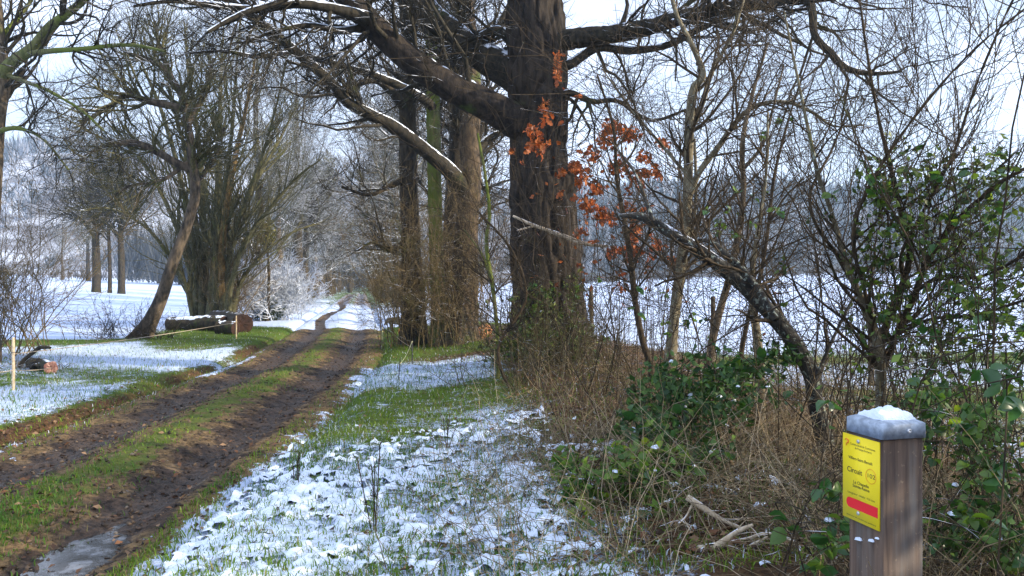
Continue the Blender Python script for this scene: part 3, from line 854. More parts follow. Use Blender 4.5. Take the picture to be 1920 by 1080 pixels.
GC = 'trees growing close together behind the oak'
simple_tree('tree', 'thick dark brown trunk at the left of the close group behind the oak', 'tree', 778, 19.4,
    [(778, 660, 64), (776, 600, 48), (772, 500, 38), (768, 400, 34), (765, 300, 32), (764, 200, 31), (768, 100, 29), (760, 0, 27), (752, -120, 28), (748, -260, 18)], M_DARKB,
    [([(766, 215, 22), (735, 172, 18), (700, 150, 14), (640, 165, 10), (585, 150, 6)], 19.4, 18.0), ([(770, 330, 14), (730, 350, 10), (690, 365, 7), (640, 350, 5)], 19.4, 18.6),
     ([(768, 120, 20), (720, 60, 14), (680, 20, 10), (640, -30, 6)], 19.4, 20), ([(762, 30, 16), (800, -40, 12), (850, -120, 8)], 19.4, 19.9), ([(770, 440, 10), (735, 470, 8), (700, 455, 5), (670, 470, 3)], 19.4, 18.8)],
    M_TWIG, (90, 800, 3200), (1.9, .95, .5), GC)
simple_tree('tree', 'slim yellow green mossy trunk in the middle of the close group behind the oak', 'tree', 822, 19.0,
    [(824, 655, 36), (823, 600, 30), (819, 500, 27), (816, 400, 26), (814, 300, 25), (812, 200, 24), (810, 100, 21), (806, 0, 18), (800, -120, 12), (795, -220, 8)], M_MOSSY,
    [([(813, 205, 18), (800, 190, 18), (750, 162, 17), (702, 142, 14), (655, 128, 13), (600, 112, 11), (545, 100, 9), (480, 106, 8), (420, 96, 6), (355, 100, 4)], 19.0, 16.2),
     ([(812, 100, 12), (850, 50, 10), (880, -20, 6)], 19, 19.5)], M_TWIG, (60, 420, 1800), (1.5, .8, .45), GC, snow=.7, lm=M_OAKL)
simple_tree('tree', 'brown trunk with spread roots at the right of the close group behind the oak', 'tree', 868, 18.8,
    [(862, 662, 88), (866, 620, 66), (870, 560, 54), (872, 480, 48), (877, 400, 42), (884, 340, 38), (880, 280, 36), (882, 200, 38), (880, 120, 38), (872, 20, 36), (868, -80, 30), (860, -220, 20)], M_WARMB,
    [([(876, 365, 30), (848, 326, 30), (800, 285, 27), (742, 240, 24), (690, 213, 22), (650, 190, 20), (622, 155, 19), (570, 110, 18), (512, 62, 17), (440, 8, 15), (380, -40, 11), (300, -80, 7)], 18.8, 15.2),
     ([(884, 330, 26), (896, 285, 22), (925, 255, 14), (960, 245, 8)], 18.8, 19.4), ([(880, 150, 18), (915, 80, 14), (950, 20, 10), (980, -60, 6)], 18.8, 20),
     ([(872, 30, 18), (840, -40, 14), (790, -110, 9)], 18.8, 18)], M_TWIG, (110, 900, 3600), (1.9, .9, .5), GC, snow=.75, flare=.16, lm=M_OAKL)
simple_tree('tree', 'brown trunk hidden in twigs at the back of the close group behind the oak', 'tree', 838, 20.6,
    [(842, 648, 56), (846, 560, 44), (850, 450, 40), (856, 330, 36), (862, 200, 32), (868, 60, 28), (874, -120, 18)], M_DARKB,
    [([(856, 330, 16), (900, 250, 12), (930, 190, 8)], 20.6, 21.4), ([(864, 180, 14), (820, 100, 10), (790, 20, 6)], 20.6, 21.4)], M_TWIG, (60, 400, 1600), (1.6, .9, .5), GC)
# twiggy growth round the foot of the group
def brush(name, label, cat, cx, Y, wx, wy, n, h, m, sub, group=None, lean=.35, r=(.006, .003), K=8, seedang=(15, 50), up=.05, n3=0, base_drop=0.05, cat_b=None):
    B = on_ground(cx, 0, Y)
    t = thing(name, label, cat, B, group)
    x = B[0] + np.clip(rng.normal(size=n), -1.6, 1.6) * wx * .5; y = B[1] + np.clip(rng.normal(size=n), -1.6, 1.6) * wy * .5
    b0 = np.stack([x, y, ground_z(x, y) - base_drop], -1)
    d = norm(np.stack([rng.normal(size=n) * lean, rng.normal(size=n) * lean, np.ones(n)], -1))
    pts = [b0]; ln = h * rng.uniform(.4, 1.15, n)
    for k in range(1, K):
        d = norm(d + .13 * rng.normal(size=(n, 3)) + np.array([0, 0, up])); pts.append(pts[-1] + d * (ln / (K - 1))[:, None])
    P_ = np.stack(pts, 1); Q_ = r[0] * rng.uniform(.6, 1.5, (n, 1)) * (1 - .7 * np.linspace(0, 1, K)[None])
    v, f = tube_arrays(P_, Q_, 5)
    Geo().add(v, f4=f).build('stems', m, t, kind='stuff')
    P2, R2 = sprout(P_, Q_, sub, h * .34, seedang, (.12, 1), 5, .2, up, .6, r[1], r[1] * 2.2, .4)
    g = Geo(); v, f = tube_arrays(P2, R2, 3); g.add(v, f4=f)
    if n3:
        P3, R3 = sprout(P2, R2, n3, h * .14, seedang, (.1, 1), 4, .2, up, .6, r[1] * .7, r[1], .5)
        v, f = tube_arrays(P3, R3, 3); g.add(v, f4=f)
    g.build('twigs', m, t, kind='stuff')
    return t, P_, P2
brush('brushwood', 'tall brown twiggy growth round the foot of the close tree group behind the oak', 'brushwood', 838, 18.3, 1.3, .7, 42, 3.8, M_BRUSH, 820, lean=.20, r=(.009, .0042), seedang=(30, 75), n3=1700)
brush('brushwood', 'dark twiggy growth against the thick left trunk of the close tree group', 'brushwood', 760, 19.0, .8, .5, 34, 4.6, M_BRUSH, 620, lean=.22, r=(.010, .005), seedang=(35, 80), n3=1600)

# --- left side
simple_tree('leaning_tree', 'leaning curved tree with peeled pale patch, left of the log pile', 'tree', 272, 21.7,
    [(254, 650, 46), (276, 612, 30), (300, 565, 23), (325, 490, 20), (350, 425, 18), (366, 360, 17), (359, 285, 16), (350, 222, 14), (342, 180, 13), (320, 146, 11), (300, 124, 9), (270, 108, 7), (235, 100, 4)], M_LEAN,
    [([(357, 318, 14), (330, 305, 15), (300, 288, 14), (262, 270, 13), (228, 268, 11), (190, 276, 9), (150, 300, 6)], 21.7, 20.5),
     ([(347, 205, 14), (310, 196, 14), (272, 188, 13), (240, 178, 11), (210, 196, 9), (180, 214, 7), (140, 240, 4)], 21.7, 20.8),
     ([(362, 350, 10), (400, 300, 8), (420, 240, 5)], 21.7, 22.5), ([(352, 235, 10), (380, 180, 8), (400, 110, 5)], 21.7, 22.5),
     ([(322, 146, 10), (300, 90, 8), (290, 40, 5)], 21.7, 22), ([(360, 300, 9), (300, 340, 7), (240, 350, 5), (190, 390, 3)], 21.7, 20.8)],
    M_OLIVE, (230, 1700, 4400), (2.0, 1.0, .5), snow=.15, amp=.012, w=(.011, .0055, .0032), flare=.08)
# many stemmed tree
B = on_ground(402, 0, 29.0)
vt = thing('many_stemmed_tree', 'broad bare tree of many upswept stems behind the log pile', 'tree', B)
polys = []
k_ = 0
for bx, w0, ln in ((372, 26, [(368, 500), (352, 400), (330, 300), (300, 200), (262, 110), (240, 40)]), (384, 30, [(384, 500), (380, 380), (372, 260), (356, 150), (345, 40)]),
               (398, 34, [(402, 500), (408, 380), (412, 260), (414, 150), (420, 40)]), (411, 34, [(414, 520), (420, 420), (440, 300), (462, 200), (480, 100)]),
               (418, 26, [(424, 520), (440, 430), (480, 340), (520, 270), (555, 200)]), (424, 22, [(434, 530), (462, 450), (515, 380), (560, 330), (600, 300)]),
               (368, 20, [(356, 510), (328, 420), (285, 330), (230, 260), (180, 210)]), (380, 20, [(376, 490), (362, 380), (345, 280), (322, 180), (300, 90)]),
               (404, 24, [(408, 470), (424, 350), (436, 230), (444, 120), (452, 20)]), (414, 20, [(430, 480), (456, 390), (492, 290), (520, 190), (540, 100)]),
               (366, 16, [(346, 530), (304, 460), (252, 410), (200, 390), (150, 395)]), (428, 16, [(452, 530), (490, 480), (540, 440), (590, 420)])):
    l = [(bx, 612, w0 * 0.8)] + [(a, b_, max(3, .55 * w0 * (1 - (i + 1) / (len(ln) + 1.0)))) for i, (a, b_) in enumerate(ln)]
    p, r = pix(l, 29.0 + rng.uniform(-.8, .8), 29.0 + rng.uniform(-3.5, 3.5)); p[0, 2] = B[2] - .1
    limb_part(vt, 'stem', p, r, 60, 14, M_SUN_STEM if bx == 411 else M_OLIVE, .014, .06, 0, seed=k_)
    polys.append((p, r)); k_ += 1
crown_for(vt, polys, M_OLIVE, 380, 2.7, 2300, 1.5, 3400, .75, up=.14, w=(.011, .006, .0038), wig=.15, t1=(.15, 1), ang=(20, 46))

# big tree at the frame edge
simple_tree('tree', 'tree at the far left edge whose mossy forked bough rises over the field', 'tree', -30, 15.0,
    [(-36, 690, 60), (-28, 500, 44), (-18, 350, 36), (-8, 220, 32), (2, 150, 30), (-4, 60, 22), (-14, -60, 18), (-20, -200, 12)], M_GREYB,
    [([(0, 150, 24), (18, 122, 22), (58, 92, 19), (92, 52, 17), (136, 18, 14), (180, -20, 11), (240, -80, 7)], 15, 14.2),
     ([(40, 104, 12), (90, 96, 10), (150, 92, 9), (240, 84, 7), (310, 96, 4)], 14.8, 13.6),
     ([(0, 135, 10), (40, 150, 8), (90, 170, 7), (150, 205, 5), (200, 250, 3)], 15, 14),
     ([(-10, 80, 12), (20, 50, 9), (60, 0, 6)], 15, 15.6), ([(-14, 250, 10), (30, 240, 8), (80, 260, 5), (130, 320, 3)], 15, 14.2)],
    M_TWIG, (120, 700, 2600), (1.7, .8, .4), snow=.2, lm=M_MOSSY)
brush('thicket', 'brown bare thicket at the left edge of the snowy field', 'thicket', 4, 16.5, 1.0, 1.4, 46, 4.2, M_BRUSH, 900, lean=.34, r=(.010, .0045), seedang=(25, 65), n3=2200)
brush('thicket', 'low dark twigs at the foot of the leaning tree', 'thicket', 232, 21.3, 1.7, .8, 70, 1.3, M_SHOOT, 600, lean=.9, r=(.008, .005), seedang=(30, 70))
brush('thicket', 'golden brown twigs right of the many stemmed tree', 'thicket', 428, 29.4, .7, .6, 44, 3.8, M_BRUSH, 600, lean=.24, r=(.014, .008), seedang=(25, 65), n3=1200)

# two trees in the field, and one slim one
for (px, w, lab, h0) in ((181, 16, 'leftmost stout trunk of the trees standing in the far left field', 300), (228, 13, 'rightmost trunk of the trees standing in the far left field', 330), (206, 7, 'thin trunk between the two stouter ones in the far left field', 400)):
    simple_tree('field_tree', lab, 'tree', px, 80, [(px, 550, w), (px, 500, w * .9), (px - 2, 430, w * .75), (px + 2, 370, w * .5), (px, h0, w * .25)], M_DARKB,
        [([(px, 450, w * .4), (px - 30, 410, w * .3), (px - 60, 390, w * .15)], 80, 78), ([(px, 430, w * .4), (px + 30, 390, w * .3), (px + 55, 370, w * .15)], 80, 82), ([(px, 390, w * .3), (px - 25, 340, w * .15)], 80, 81)],
        M_TWIG, (70, 520, 1100), (6.5, 3.4, 1.7), 'trees in the far left field', S=10, K=20, amp=.02, w=(.035, .022, .014), snow=0)

# --- avenue: both rows run on to the wood
def avenue_proto(hh, spread, seed, trunk_r, mt, mtrunk):
    g1, g2 = Geo(), Geo()
    p = [(0, 0, -.2), (.05, .05, hh * .2), (-.05, .1, hh * .45), (.1, 0, hh * .7), (0, 0, hh)]
    r = [trunk_r * 1.3, trunk_r, trunk_r * .8, trunk_r * .5, trunk_r * .15]
    v, f = bark_tube(p, r, 40, 14, .02, .08, seed=seed, flare=.06); g1.add(v, f4=f)
    T0, TR0 = stack([(np.array(p), np.array(r))], 14)
    A, AR = sprout(T0, TR0, 32, hh * spread, (40, 75), (.18, .95), 8, .16, .12, .4, .03, .09, .2)
    B2, BR = sprout(A, AR, 460, hh * .17, (30, 65), (.1, 1), 6, .2, .05, .5, .012, .03, .3)
    D, DR = sprout(B2, BR, 3600, hh * .08, (25, 65), (.1, 1), 4, .2, .04, .5, .006, .011, .5)
    for P_, Q_, S in ((A, AR, 5), (B2, BR, 3), (D, DR, 3)):
        v, f = tube_arrays(P_, Q_, S); g2.add(v, f4=f)
    # low sprouts round the foot
    n = 40; b0 = np.stack([rng.normal(size=n) * .35, rng.normal(size=n) * .35, np.zeros(n)], -1)
    d = norm(np.stack([rng.normal(size=n) * .3, rng.normal(size=n) * .3, np.ones(n)], -1))
    P_ = b0[:, None] + d[:, None] * (np.linspace(0, 1, 5)[None, :, None] * rng.uniform(1, 3.2, n)[:, None, None]); 
    g3 = Geo(); v, f = tube_arrays(P_, np.full((n, 5), .012), 3); g3.add(v, f4=f)
    D, DR = sprout(P_, np.full((n, 5), .012), 260, .8, (25, 65), (.1, 1), 4, .2, .05, .6, .007, .01, .5); v, f = tube_arrays(D, DR, 3); g3.add(v, f4=f)
    return g1.mesh('trunk', mtrunk), g2.mesh('crown', mt), g3.mesh('sprouts', M_BRUSH)
protos = [avenue_proto(13, .34, 1, .26, M_FROST, M_DARKB), avenue_proto(11, .38, 2, .2, M_FROST, M_GREYB), avenue_proto(14, .30, 3, .3, M_TWIG, M_DARKB)]
ords = ['first', 'second', 'third', 'fourth', 'fifth', 'sixth', 'seventh', 'eighth', 'ninth']
for side in (-1, 1):
    Ys = [39, 47, 56, 67, 80, 96, 115, 140] if side < 0 else [25, 33, 41, 50, 61, 74, 90, 110, 135]
    for i, Y in enumerate(Ys):
        pr = protos[(i + (side > 0) * 2) % 3]
        la = side * (4.2 if side < 0 else 3.2) * (1 if i < 4 else .85) + rng.uniform(-.4, .4)
        if side > 0 and i == 0: la = 4.0
        x = float(trackx(Y)) + la
        loc = (x, Y, gz1(x, Y))
        lab = f"{ords[i]} frosted tree along the {'left' if side < 0 else 'right'} row of the avenue, counted from the {'frosted bush' if side < 0 else 'close tree group'}"
        t = thing('avenue_tree', lab, 'tree', loc, 'frosted avenue trees along the track')
        t.rotation_euler = (0, 0, rng.uniform(0, 6.28)); s = rng.uniform(1.0, 1.25) * (0.75 if (side > 0 and i == 0) else 1); t.scale = (s, s, s)
        for nm, me in zip(('trunk', 'crown', 'sprouts'), pr):
            o = bpy.data.objects.new(nm, me); C.objects.link(o); o.parent = t
            if nm != 'trunk': o['kind'] = 'stuff'
# ivy clad tops seen between the avenue and the many stemmed tree
for px, py, Yd, r3, lab in ((500, 440, 31.5, (.42, .4, .75), 'olive ivy clump hanging right of the many stemmed tree above the frosted bush'), (612, 330, 84, (1.3, 1.1, 3.0), 'far taller olive ivy clad tree in the left row of the avenue')):
    c = W(px, py, Yd); B = np.array([c[0], c[1], gz1(c[0], c[1])])
    t = thing('ivy_clad_stem', lab, 'ivy', B)
    st_ = spl([B - np.array([0, 0, .1]), (B + c) / 2 + np.array([.1, 0, 0]), c, c + np.array([.05, 0, r3[2]])], 12)[None]
    v, f = tube_arrays(st_, np.linspace(.09, .02, 12)[None], 7); Geo().add(v, f4=f).build('stem', M_DARKB, t)
    leaf_cloud('foliage', t, c, r3, 900, .055 if Yd < 50 else .13, (.06, .065, .014), (.16, .14, .03))
# misty trees behind the far left field
for i, (x, y, sc_) in enumerate(((-128, 172, 1.5), (-112, 186, 1.3), (-101, 178, 1.6), (-90, 190, 1.4), (-80, 180, 1.5), (-68, 186, 1.3), (-58, 172, 1.5), (-50, 160, 1.3), (-22, 150, 1.3), (-38, 150, 1.2), (-30, 138, 1.2))):
    pr = protos[i % 2]; loc = (x, y, gz1(x, y))
    t = thing('misty_tree', f"{('first','second','third','fourth','fifth','sixth','seventh','eighth','eleventh','ninth','tenth')[i]} misty frosted tree from the left behind the far left field", 'tree', loc, 'misty trees behind the far left field')
    t.rotation_euler = (0, 0, i * 1.3); t.scale = (sc_, sc_, sc_)
    for nm, me in zip(('trunk', 'crown', 'sprouts'), pr):
        o = bpy.data.objects.new(nm, me); C.objects.link(o); o.parent = t
        if nm != 'trunk': o['kind'] = 'stuff'
# wood that closes the avenue
g = Geo(); n = 220
x = rng.uniform(-75, 5, n) - 12; y = rng.uniform(155, 225, n)
pos = np.stack([x, y, ground_z(x, y) - .2], -1)
twig_fans(pos, rng.uniform(9, 19, n), rng.uniform(7, 10, n), 70, g, np.array([[.09, .10, .11]]) * rng.uniform(.5, 1.5, (n, 1)), .12)
o = g.build('woodland', M_FARWOOD, smooth=False); tag(o, 'dark wood that closes the avenue at its far end', 'woodland', kind='stuff')

# ------------------------------------------------------------------ frosted bush, logs, stakes
t, _, _ = brush('frosted_bush', 'white frosted bush above dark green growth beside the track', 'bush', 512, 32.6, 1.25, 1.2, 70, 2.7, M_RIME, 1900, lean=.36, r=(.014, .013), seedang=(25, 70), n3=4200)
B = on_ground(500, 0, 32.2)
t = thing('evergreen_shrub', 'low dark green shrub in front of the frosted bush', 'shrub', B)
leaf_cloud('foliage', t, B + np.array([0, 0, .55]), (.8, .5, .7), 2600, .05, (.018, .04, .014), (.07, .085, .022))
bst = np.stack([np.stack([B + np.array([rng.normal() * .12, rng.normal() * .12, -.05]), B + np.array([rng.normal() * .4, rng.normal() * .3, .9])]) for _ in range(9)])
v, f = tube_arrays(bst, np.full((9, 2), .012), 5); Geo().add(v, f4=f).build('stems', M_SHOOT, t, kind='stuff')

M_ENDGRAIN = wood_mat('cut_wood', (.13, .05, .02), (.40, .19, .08), moss_amt=0, snow=0, scale=9, bump=.4)
M_ENDDARK = wood_mat('dark_cut_wood', (.010, .006, .005), (.038, .018, .012), moss_amt=0, snow=0, scale=9, bump=.4)
def log(name, label, p0, p1, r0, r1, endm, snow=.0, group=None, bark=None, face_first=True):
    p0 = np.asarray(p0, float); p1 = np.asarray(p1, float)
    p0[2] = gz1(p0[0], p0[1]) + r0 * .85; p1[2] = gz1(p1[0], p1[1]) + r1 * .85
    t = thing(name, label, 'log', (p0 + p1) / 2, group)
    m_ = [p0, p0 * .66 + p1 * .34 + rng.normal(size=3) * .02, p0 * .33 + p1 * .67 + rng.normal(size=3) * .02, p1]
    v, f = bark_tube(m_, [r0, r0 * .96, r1 * 1.02, r1], 60, 40, .014, .05, lump=.05, seed=r0 * 9)
    o = Geo().add(v, f4=f).build('bark', bark or M_DARKB, t)
    for ring, c, sgn in ((v[:40], p0, -1), (v[-40:], p1, 1)):
        ax = (p1 - p0) / np.linalg.norm(p1 - p0) * sgn
        vv = [ring]; k = 5
        for j in range(1, k): vv.append(c + (ring - c) * (1 - j / k) + ax * (.012 * rng.normal(size=(40, 1)) + .01))
        vv.append(c[None] + ax * .015); V = np.concatenate(vv)
        F4 = [(j * 40 + i, j * 40 + (i + 1) % 40, (j + 1) * 40 + (i + 1) % 40, (j + 1) * 40 + i) for j in range(k - 1) for i in range(40)]
        F3 = [((k - 1) * 40 + i, (k - 1) * 40 + (i + 1) % 40, k * 40) for i in range(40)]
        Geo().add(V, f3=F3, f4=F4).build('cut_end', endm, t)
    if snow:
        vs, fs = snow_strip(m_, [r0, r0, r1, r1], 70, seed=r0 * 31, cover=snow, thick=1.0)
        if len(fs): Geo().add(vs, f4=fs).build('snow', M_SNOW, o, base=tuple(t['_b']), kind='stuff')
    return t
def at(px, py, Y): return W(px, py, Y)
LG = 'logs lying beside the track'
log('log', 'long snow topped log lying left of the dark round log end', at(318, 622, 25.5), at(420, 618, 25.0), .24, .27, M_ENDDARK, .95)
log('log', 'thick dark log lying end on with its round sawn face to the track', at(455, 606, 24.4), at(405, 602, 28.0), .33, .32, M_ENDDARK, .1)
log('log', 'short dark log with a wide snow cap in front of the round log end', at(410, 622, 23.6), at(442, 620, 23.4), .23, .21, M_ENDDARK, .9)
log('log', 'sawn log with an orange red end left of the thick dark trunk', at(766, 622, 20.3), at(775, 612, 22.4), .27, .26, M_ENDGRAIN, .2, bark=M_DARKB)
log('log', 'bright orange split log lying right of the spreading roots behind the oak', at(893, 637, 18.6), at(912, 632, 20.0), .18, .16, M_ENDGRAIN, .1, bark=M_ENDGRAIN)
log('log', 'small broken log with a pink red end beside the left wooden stake', at(96, 692, 13.4), at(60, 688, 14.2), .12, .10, wood_mat('pink_wood', (.14, .06, .05), (.42, .26, .21), moss_amt=0, snow=.2, scale=20), .4)
t = thing('fallen_branch', 'dark crooked branch sticking up from the twig heap by the left wooden stake', 'branch', at(38, 684, 13.8))
pts, rad = pix([(36, 688, 8), (46, 674, 9), (62, 661, 8), (74, 652, 8), (84, 651, 7), (95, 652, 4)], 13.8, 13.6)
limb_part(t, 'stem', pts, rad, 30, 8, M_DARKB, .004)
p2, r2 = pix([(73, 653, 4), (72, 646, 3), (70, 640, 2)], 13.7, 13.7); p3, r3 = pix([(58, 690, 7), (66, 684, 6), (74, 688, 4)], 13.7, 13.5)
P_, Q_ = stack([(p2, r2), (p3, r3)], 6); v, f = tube_arrays(P_, Q_, 6); Geo().add(v, f4=f).build('twigs', M_DARKB, t, kind='stuff')
t, _, _ = brush('twig_heap', 'heap of dead brown twigs and leaves by the left wooden stake', 'twigs', 20, 14.0, 1.1, .5, 110, .6, M_BRUSH, 500, lean=2.2, r=(.006, .004), up=-.05)

M_STAKE = plain_mat('pale_wood', (.50, .40, .26), .8, .25, 30)
M_PLAST = plain_mat('black_stake', (.03, .03, .03), .5, .2, 30)
M_YELLOW = plain_mat('pale_yellow_stake', (.50, .48, .25), .6, .15, 30)
M_CORD = plain_mat('pale_cord', (.38, .31, .23), .7, .2, 40)
def stake(px, pyb, pyt, Y, r, m, label, lean=0.0, cat='stake', name='fence_stake'):
    B = W(px, pyb, Y); B[2] = gz1(B[0], Y); T_ = W(px, pyt, Y) + np.array([lean, 0, 0])
    t = thing(name, label, cat, B, 'stakes of the string fence')
    n = 7
    p = np.linspace(B - np.array([0, 0, .12]), T_, n); rr = np.full(n, r); rr[-1] = r * .75
    v, f = bark_tube(p, rr, 24, 10, r * .12, .02, lump=.05, seed=px)
    k = len(v); V = np.vstack([v, T_ + np.array([0, 0, r * .25])])
    Geo().add(V, f4=f, f3=[(k - 10 + i, k - 10 + (i + 1) % 10, k) for i in range(10)]).build('shaft', m, t)
    # the clip that carries the string
    z = B + (T_ - B) * .72
    a = np.arange(13) * 2 * math.pi / 12
    ring = np.stack([z[0] + (r + .004) * np.cos(a), z[1] + (r + .004) * np.sin(a), np.full(13, z[2])], -1)[None]
    v, f = tube_arrays(ring, np.full((1, 13), .004), 5); Geo().add(v, f4=f).build('clip', M_PLAST, t)
    return t, B, T_, z
s1 = stake(25, 730, 633, 11.3, .022, M_STAKE, 'pale wooden stake standing in the grass at the left edge')
s2 = stake(443, 641, 592, 21.2, .018, M_STAKE, 'thin pale stake in front of the round dark log end')
s3 = stake(773, 683, 640, 14.8, .012, M_PLAST, 'thin black stake before the thick dark trunk, cord tied to its top')
s4 = stake(746, 716, 672, 12.2, .008, M_PLAST, 'thin leaning dark stake in the snowy verge left of the oak', .04)
s5 = stake(727, 644, 604, 20.6, .011, M_PLAST, 'thin black stake at the edge of the green grass left of the orange log end')
s6 = stake(717, 633, 614, 22.6, .020, M_YELLOW, 'short pale yellow stake on the green grass beyond the black one')
s7 = stake(703, 622, 606, 25.5, .016, M_YELLOW, 'shorter far pale stake on the green grass, farthest along the right verge')
def cord(pts, label, r=.005, sag=.04, m=M_CORD):
    p = np.array(pts, float); q = []
    for a, b_ in zip(p[:-1], p[1:]):
        for t_ in np.linspace(0, 1, 9)[:-1]: q.append(a + (b_ - a) * t_ - np.array([0, 0, sag * 4 * t_ * (1 - t_)]))
    q.append(p[-1]); q = np.array(q)[None]
    v, f = tube_arrays(q, np.full((1, q.shape[1]), r), 5)
    o = Geo().add(v, f4=f).build('fence_string', m, base=(0, 0, 0)); tag(o, label, 'string', 'strings of the electric fence')
cord([W(25, 664, 11.28), s2[3]], 'long pale fence string from the left wooden stake past the leaning tree', .007)
cord([W(-30, 697, 11.0), W(25, 694, 11.27), W(96, 690, 13.3)], 'low pale string from the left wooden stake to the broken log', .006, .02)
cord([s3[2], s4[3]], 'pale yellow cord slung down from the black stake left of the oak', .006, .05, M_YELLOW)
cord([s3[3], s5[3], s6[3], s7[3]], 'thin string running along the stakes of the right verge', .003, .05)

# sheep by the far log
def sheep(px, py, Y, label):
    B = W(px, py, Y); B[2] = gz1(B[0], Y)
    me = bpy.data.meshes.new('sheep')
    k = .62
    vs = [(0, 0, .52), (-.22, 0, .54), (.24, 0, .55), (.40, 0, .60), (.52, .02, .42), (.62, .02, .30),
          (-.28, .09, .32), (-.29, .09, .02), (-.28, -.09, .32), (-.29, -.09, .02), (.24, .09, .30), (.24, .09, .02), (.24, -.09, .30), (.24, -.09, .02), (-.36, 0, .42)]
    es = [(0, 1), (0, 2), (2, 3), (3, 4), (4, 5), (1, 6), (6, 7), (1, 8), (8, 9), (2, 10), (10, 11), (2, 12), (12, 13), (1, 14)]
    me.from_pydata([tuple(c * k for c in q) for q in vs], es, [])
    o = bpy.data.objects.new('sheep', me); C.objects.link(o)
    o.location = tuple(B); o.rotation_euler = (0, 0, R(205))
    sk = o.modifiers.new('skin', 'SKIN'); ss = o.modifiers.new('sub', 'SUBSURF'); ss.levels = 2; ss.render_levels = 2
    rr = [.21, .20, .20, .12, .075, .045, .055, .03, .055, .03, .055, .03, .055, .03, .04]
    for d, q in zip(me.skin_vertices[0].data, rr): d.radius = (q * k, q * k)
    me.skin_vertices[0].data[0].use_root = True
    me.materials.append(plain_mat('dark_wool', (.13, .12, .105), .95, .35, 30))
    tag(o, label, 'sheep')
sheep(741, 623, 25.2, 'small dark woolly sheep standing left of the orange log end')

# ------------------------------------------------------------------ the hedge on the right
def hedge_tree(name, label, Yb, basepx, trunk_l, limbs, m, n, L, w=(.006, .0035, .002), Y1=None, cat='tree', snow=0.0, thin=1.0, amp=.006, S=22, K=90, mt=None, up=.06, wig=.16, lichen=False, t1=(.2, 1), ang=(30, 65)):
    B = on_ground(basepx, 0, Yb); t = thing(name, label, cat, B)
    p, r = pix(trunk_l, Yb, Y1 or Yb); r = r * thin
    if p[0, 2] > B[2] - .05: p = np.vstack([[B[0] + (B[0] - B[0]), B[1], B[2] - .1], p]); r = np.concatenate([[r[0] * 1.1], r])
    limb_part(t, 'trunk', p, r, K, S, m, amp, .03, snow, seed=basepx * .01, lump=.08)
    polys = [(p[1:], r[1:])]
    for i, (l, a, b_) in enumerate(limbs):
        q, s = pix(l, a, b_); s = s * thin; limb_part(t, 'branch', q, s, 44, 10, m, amp * .6, .03, snow * .7, seed=i + basepx * .02); polys.append((q, s))
    crown_for(t, polys, mt or M_SHOOT, n[0], L[0], n[1], L[1], n[2], L[2], w=w, up=up, wig=wig, t1=t1, ang=ang)
    return t
hedge_tree('leaning_tree', 'dark lichen spotted trunk leaning left across the hedge, broken at its tip', 6.1, 1578,
    [(1575, 930, 44), (1562, 870, 42), (1540, 800, 42), (1528, 745, 40), (1520, 700, 40), (1480, 630, 38), (1430, 572, 37), (1380, 522, 37), (1310, 470, 36), (1262, 440, 30), (1216, 412, 22), (1188, 404, 16), (1160, 404, 8)],
    [([(1455, 600, 20), (1432, 560, 20), (1400, 515, 18), (1365, 480, 16), (1335, 455, 13), (1312, 448, 8)], 6.0, 6.6), ([(1225, 416, 10), (1205, 360, 9), (1188, 320, 7), (1150, 270, 4)], 6.2, 6.8),
     ([(1525, 720, 10), (1560, 640, 8), (1600, 560, 6), (1650, 500, 4)], 6.1, 6.4)],
    M_LICHEN, (34, 150, 300), (.8, .4, .2), Y1=6.4, snow=.14, thin=.74, amp=.007, S=34, K=140)
hedge_tree('hazel_tree', 'pale lichened upright stem with a long arching bough, middle of the hedge', 9.0, 1258,
    [(1256, 690, 34), (1264, 600, 28), (1274, 520, 28), (1284, 440, 28), (1290, 340, 27), (1292, 250, 26), (1300, 170, 24), (1318, 140, 18), (1300, 90, 15), (1270, 30, 12), (1250, -40, 9)],
    [([(1288, 380, 16), (1310, 325, 17), (1345, 278, 17), (1372, 240, 14), (1400, 208, 13), (1440, 192, 12), (1485, 194, 10), (1530, 215, 8), (1562, 236, 6), (1620, 235, 4)], 9, 8.2),
     ([(1292, 250, 16), (1318, 190, 15), (1335, 135, 13), (1375, 60, 9), (1400, -20, 6)], 9, 9.4), ([(1278, 500, 12), (1300, 420, 11), (1305, 340, 9), (1302, 260, 7)], 9, 9.3),
     ([(1290, 330, 9), (1230, 260, 8), (1180, 200, 6), (1130, 130, 4)], 9, 9.6)],
    M_HAZEL, (100, 620, 1500), (1.25, .6, .3), thin=.66)
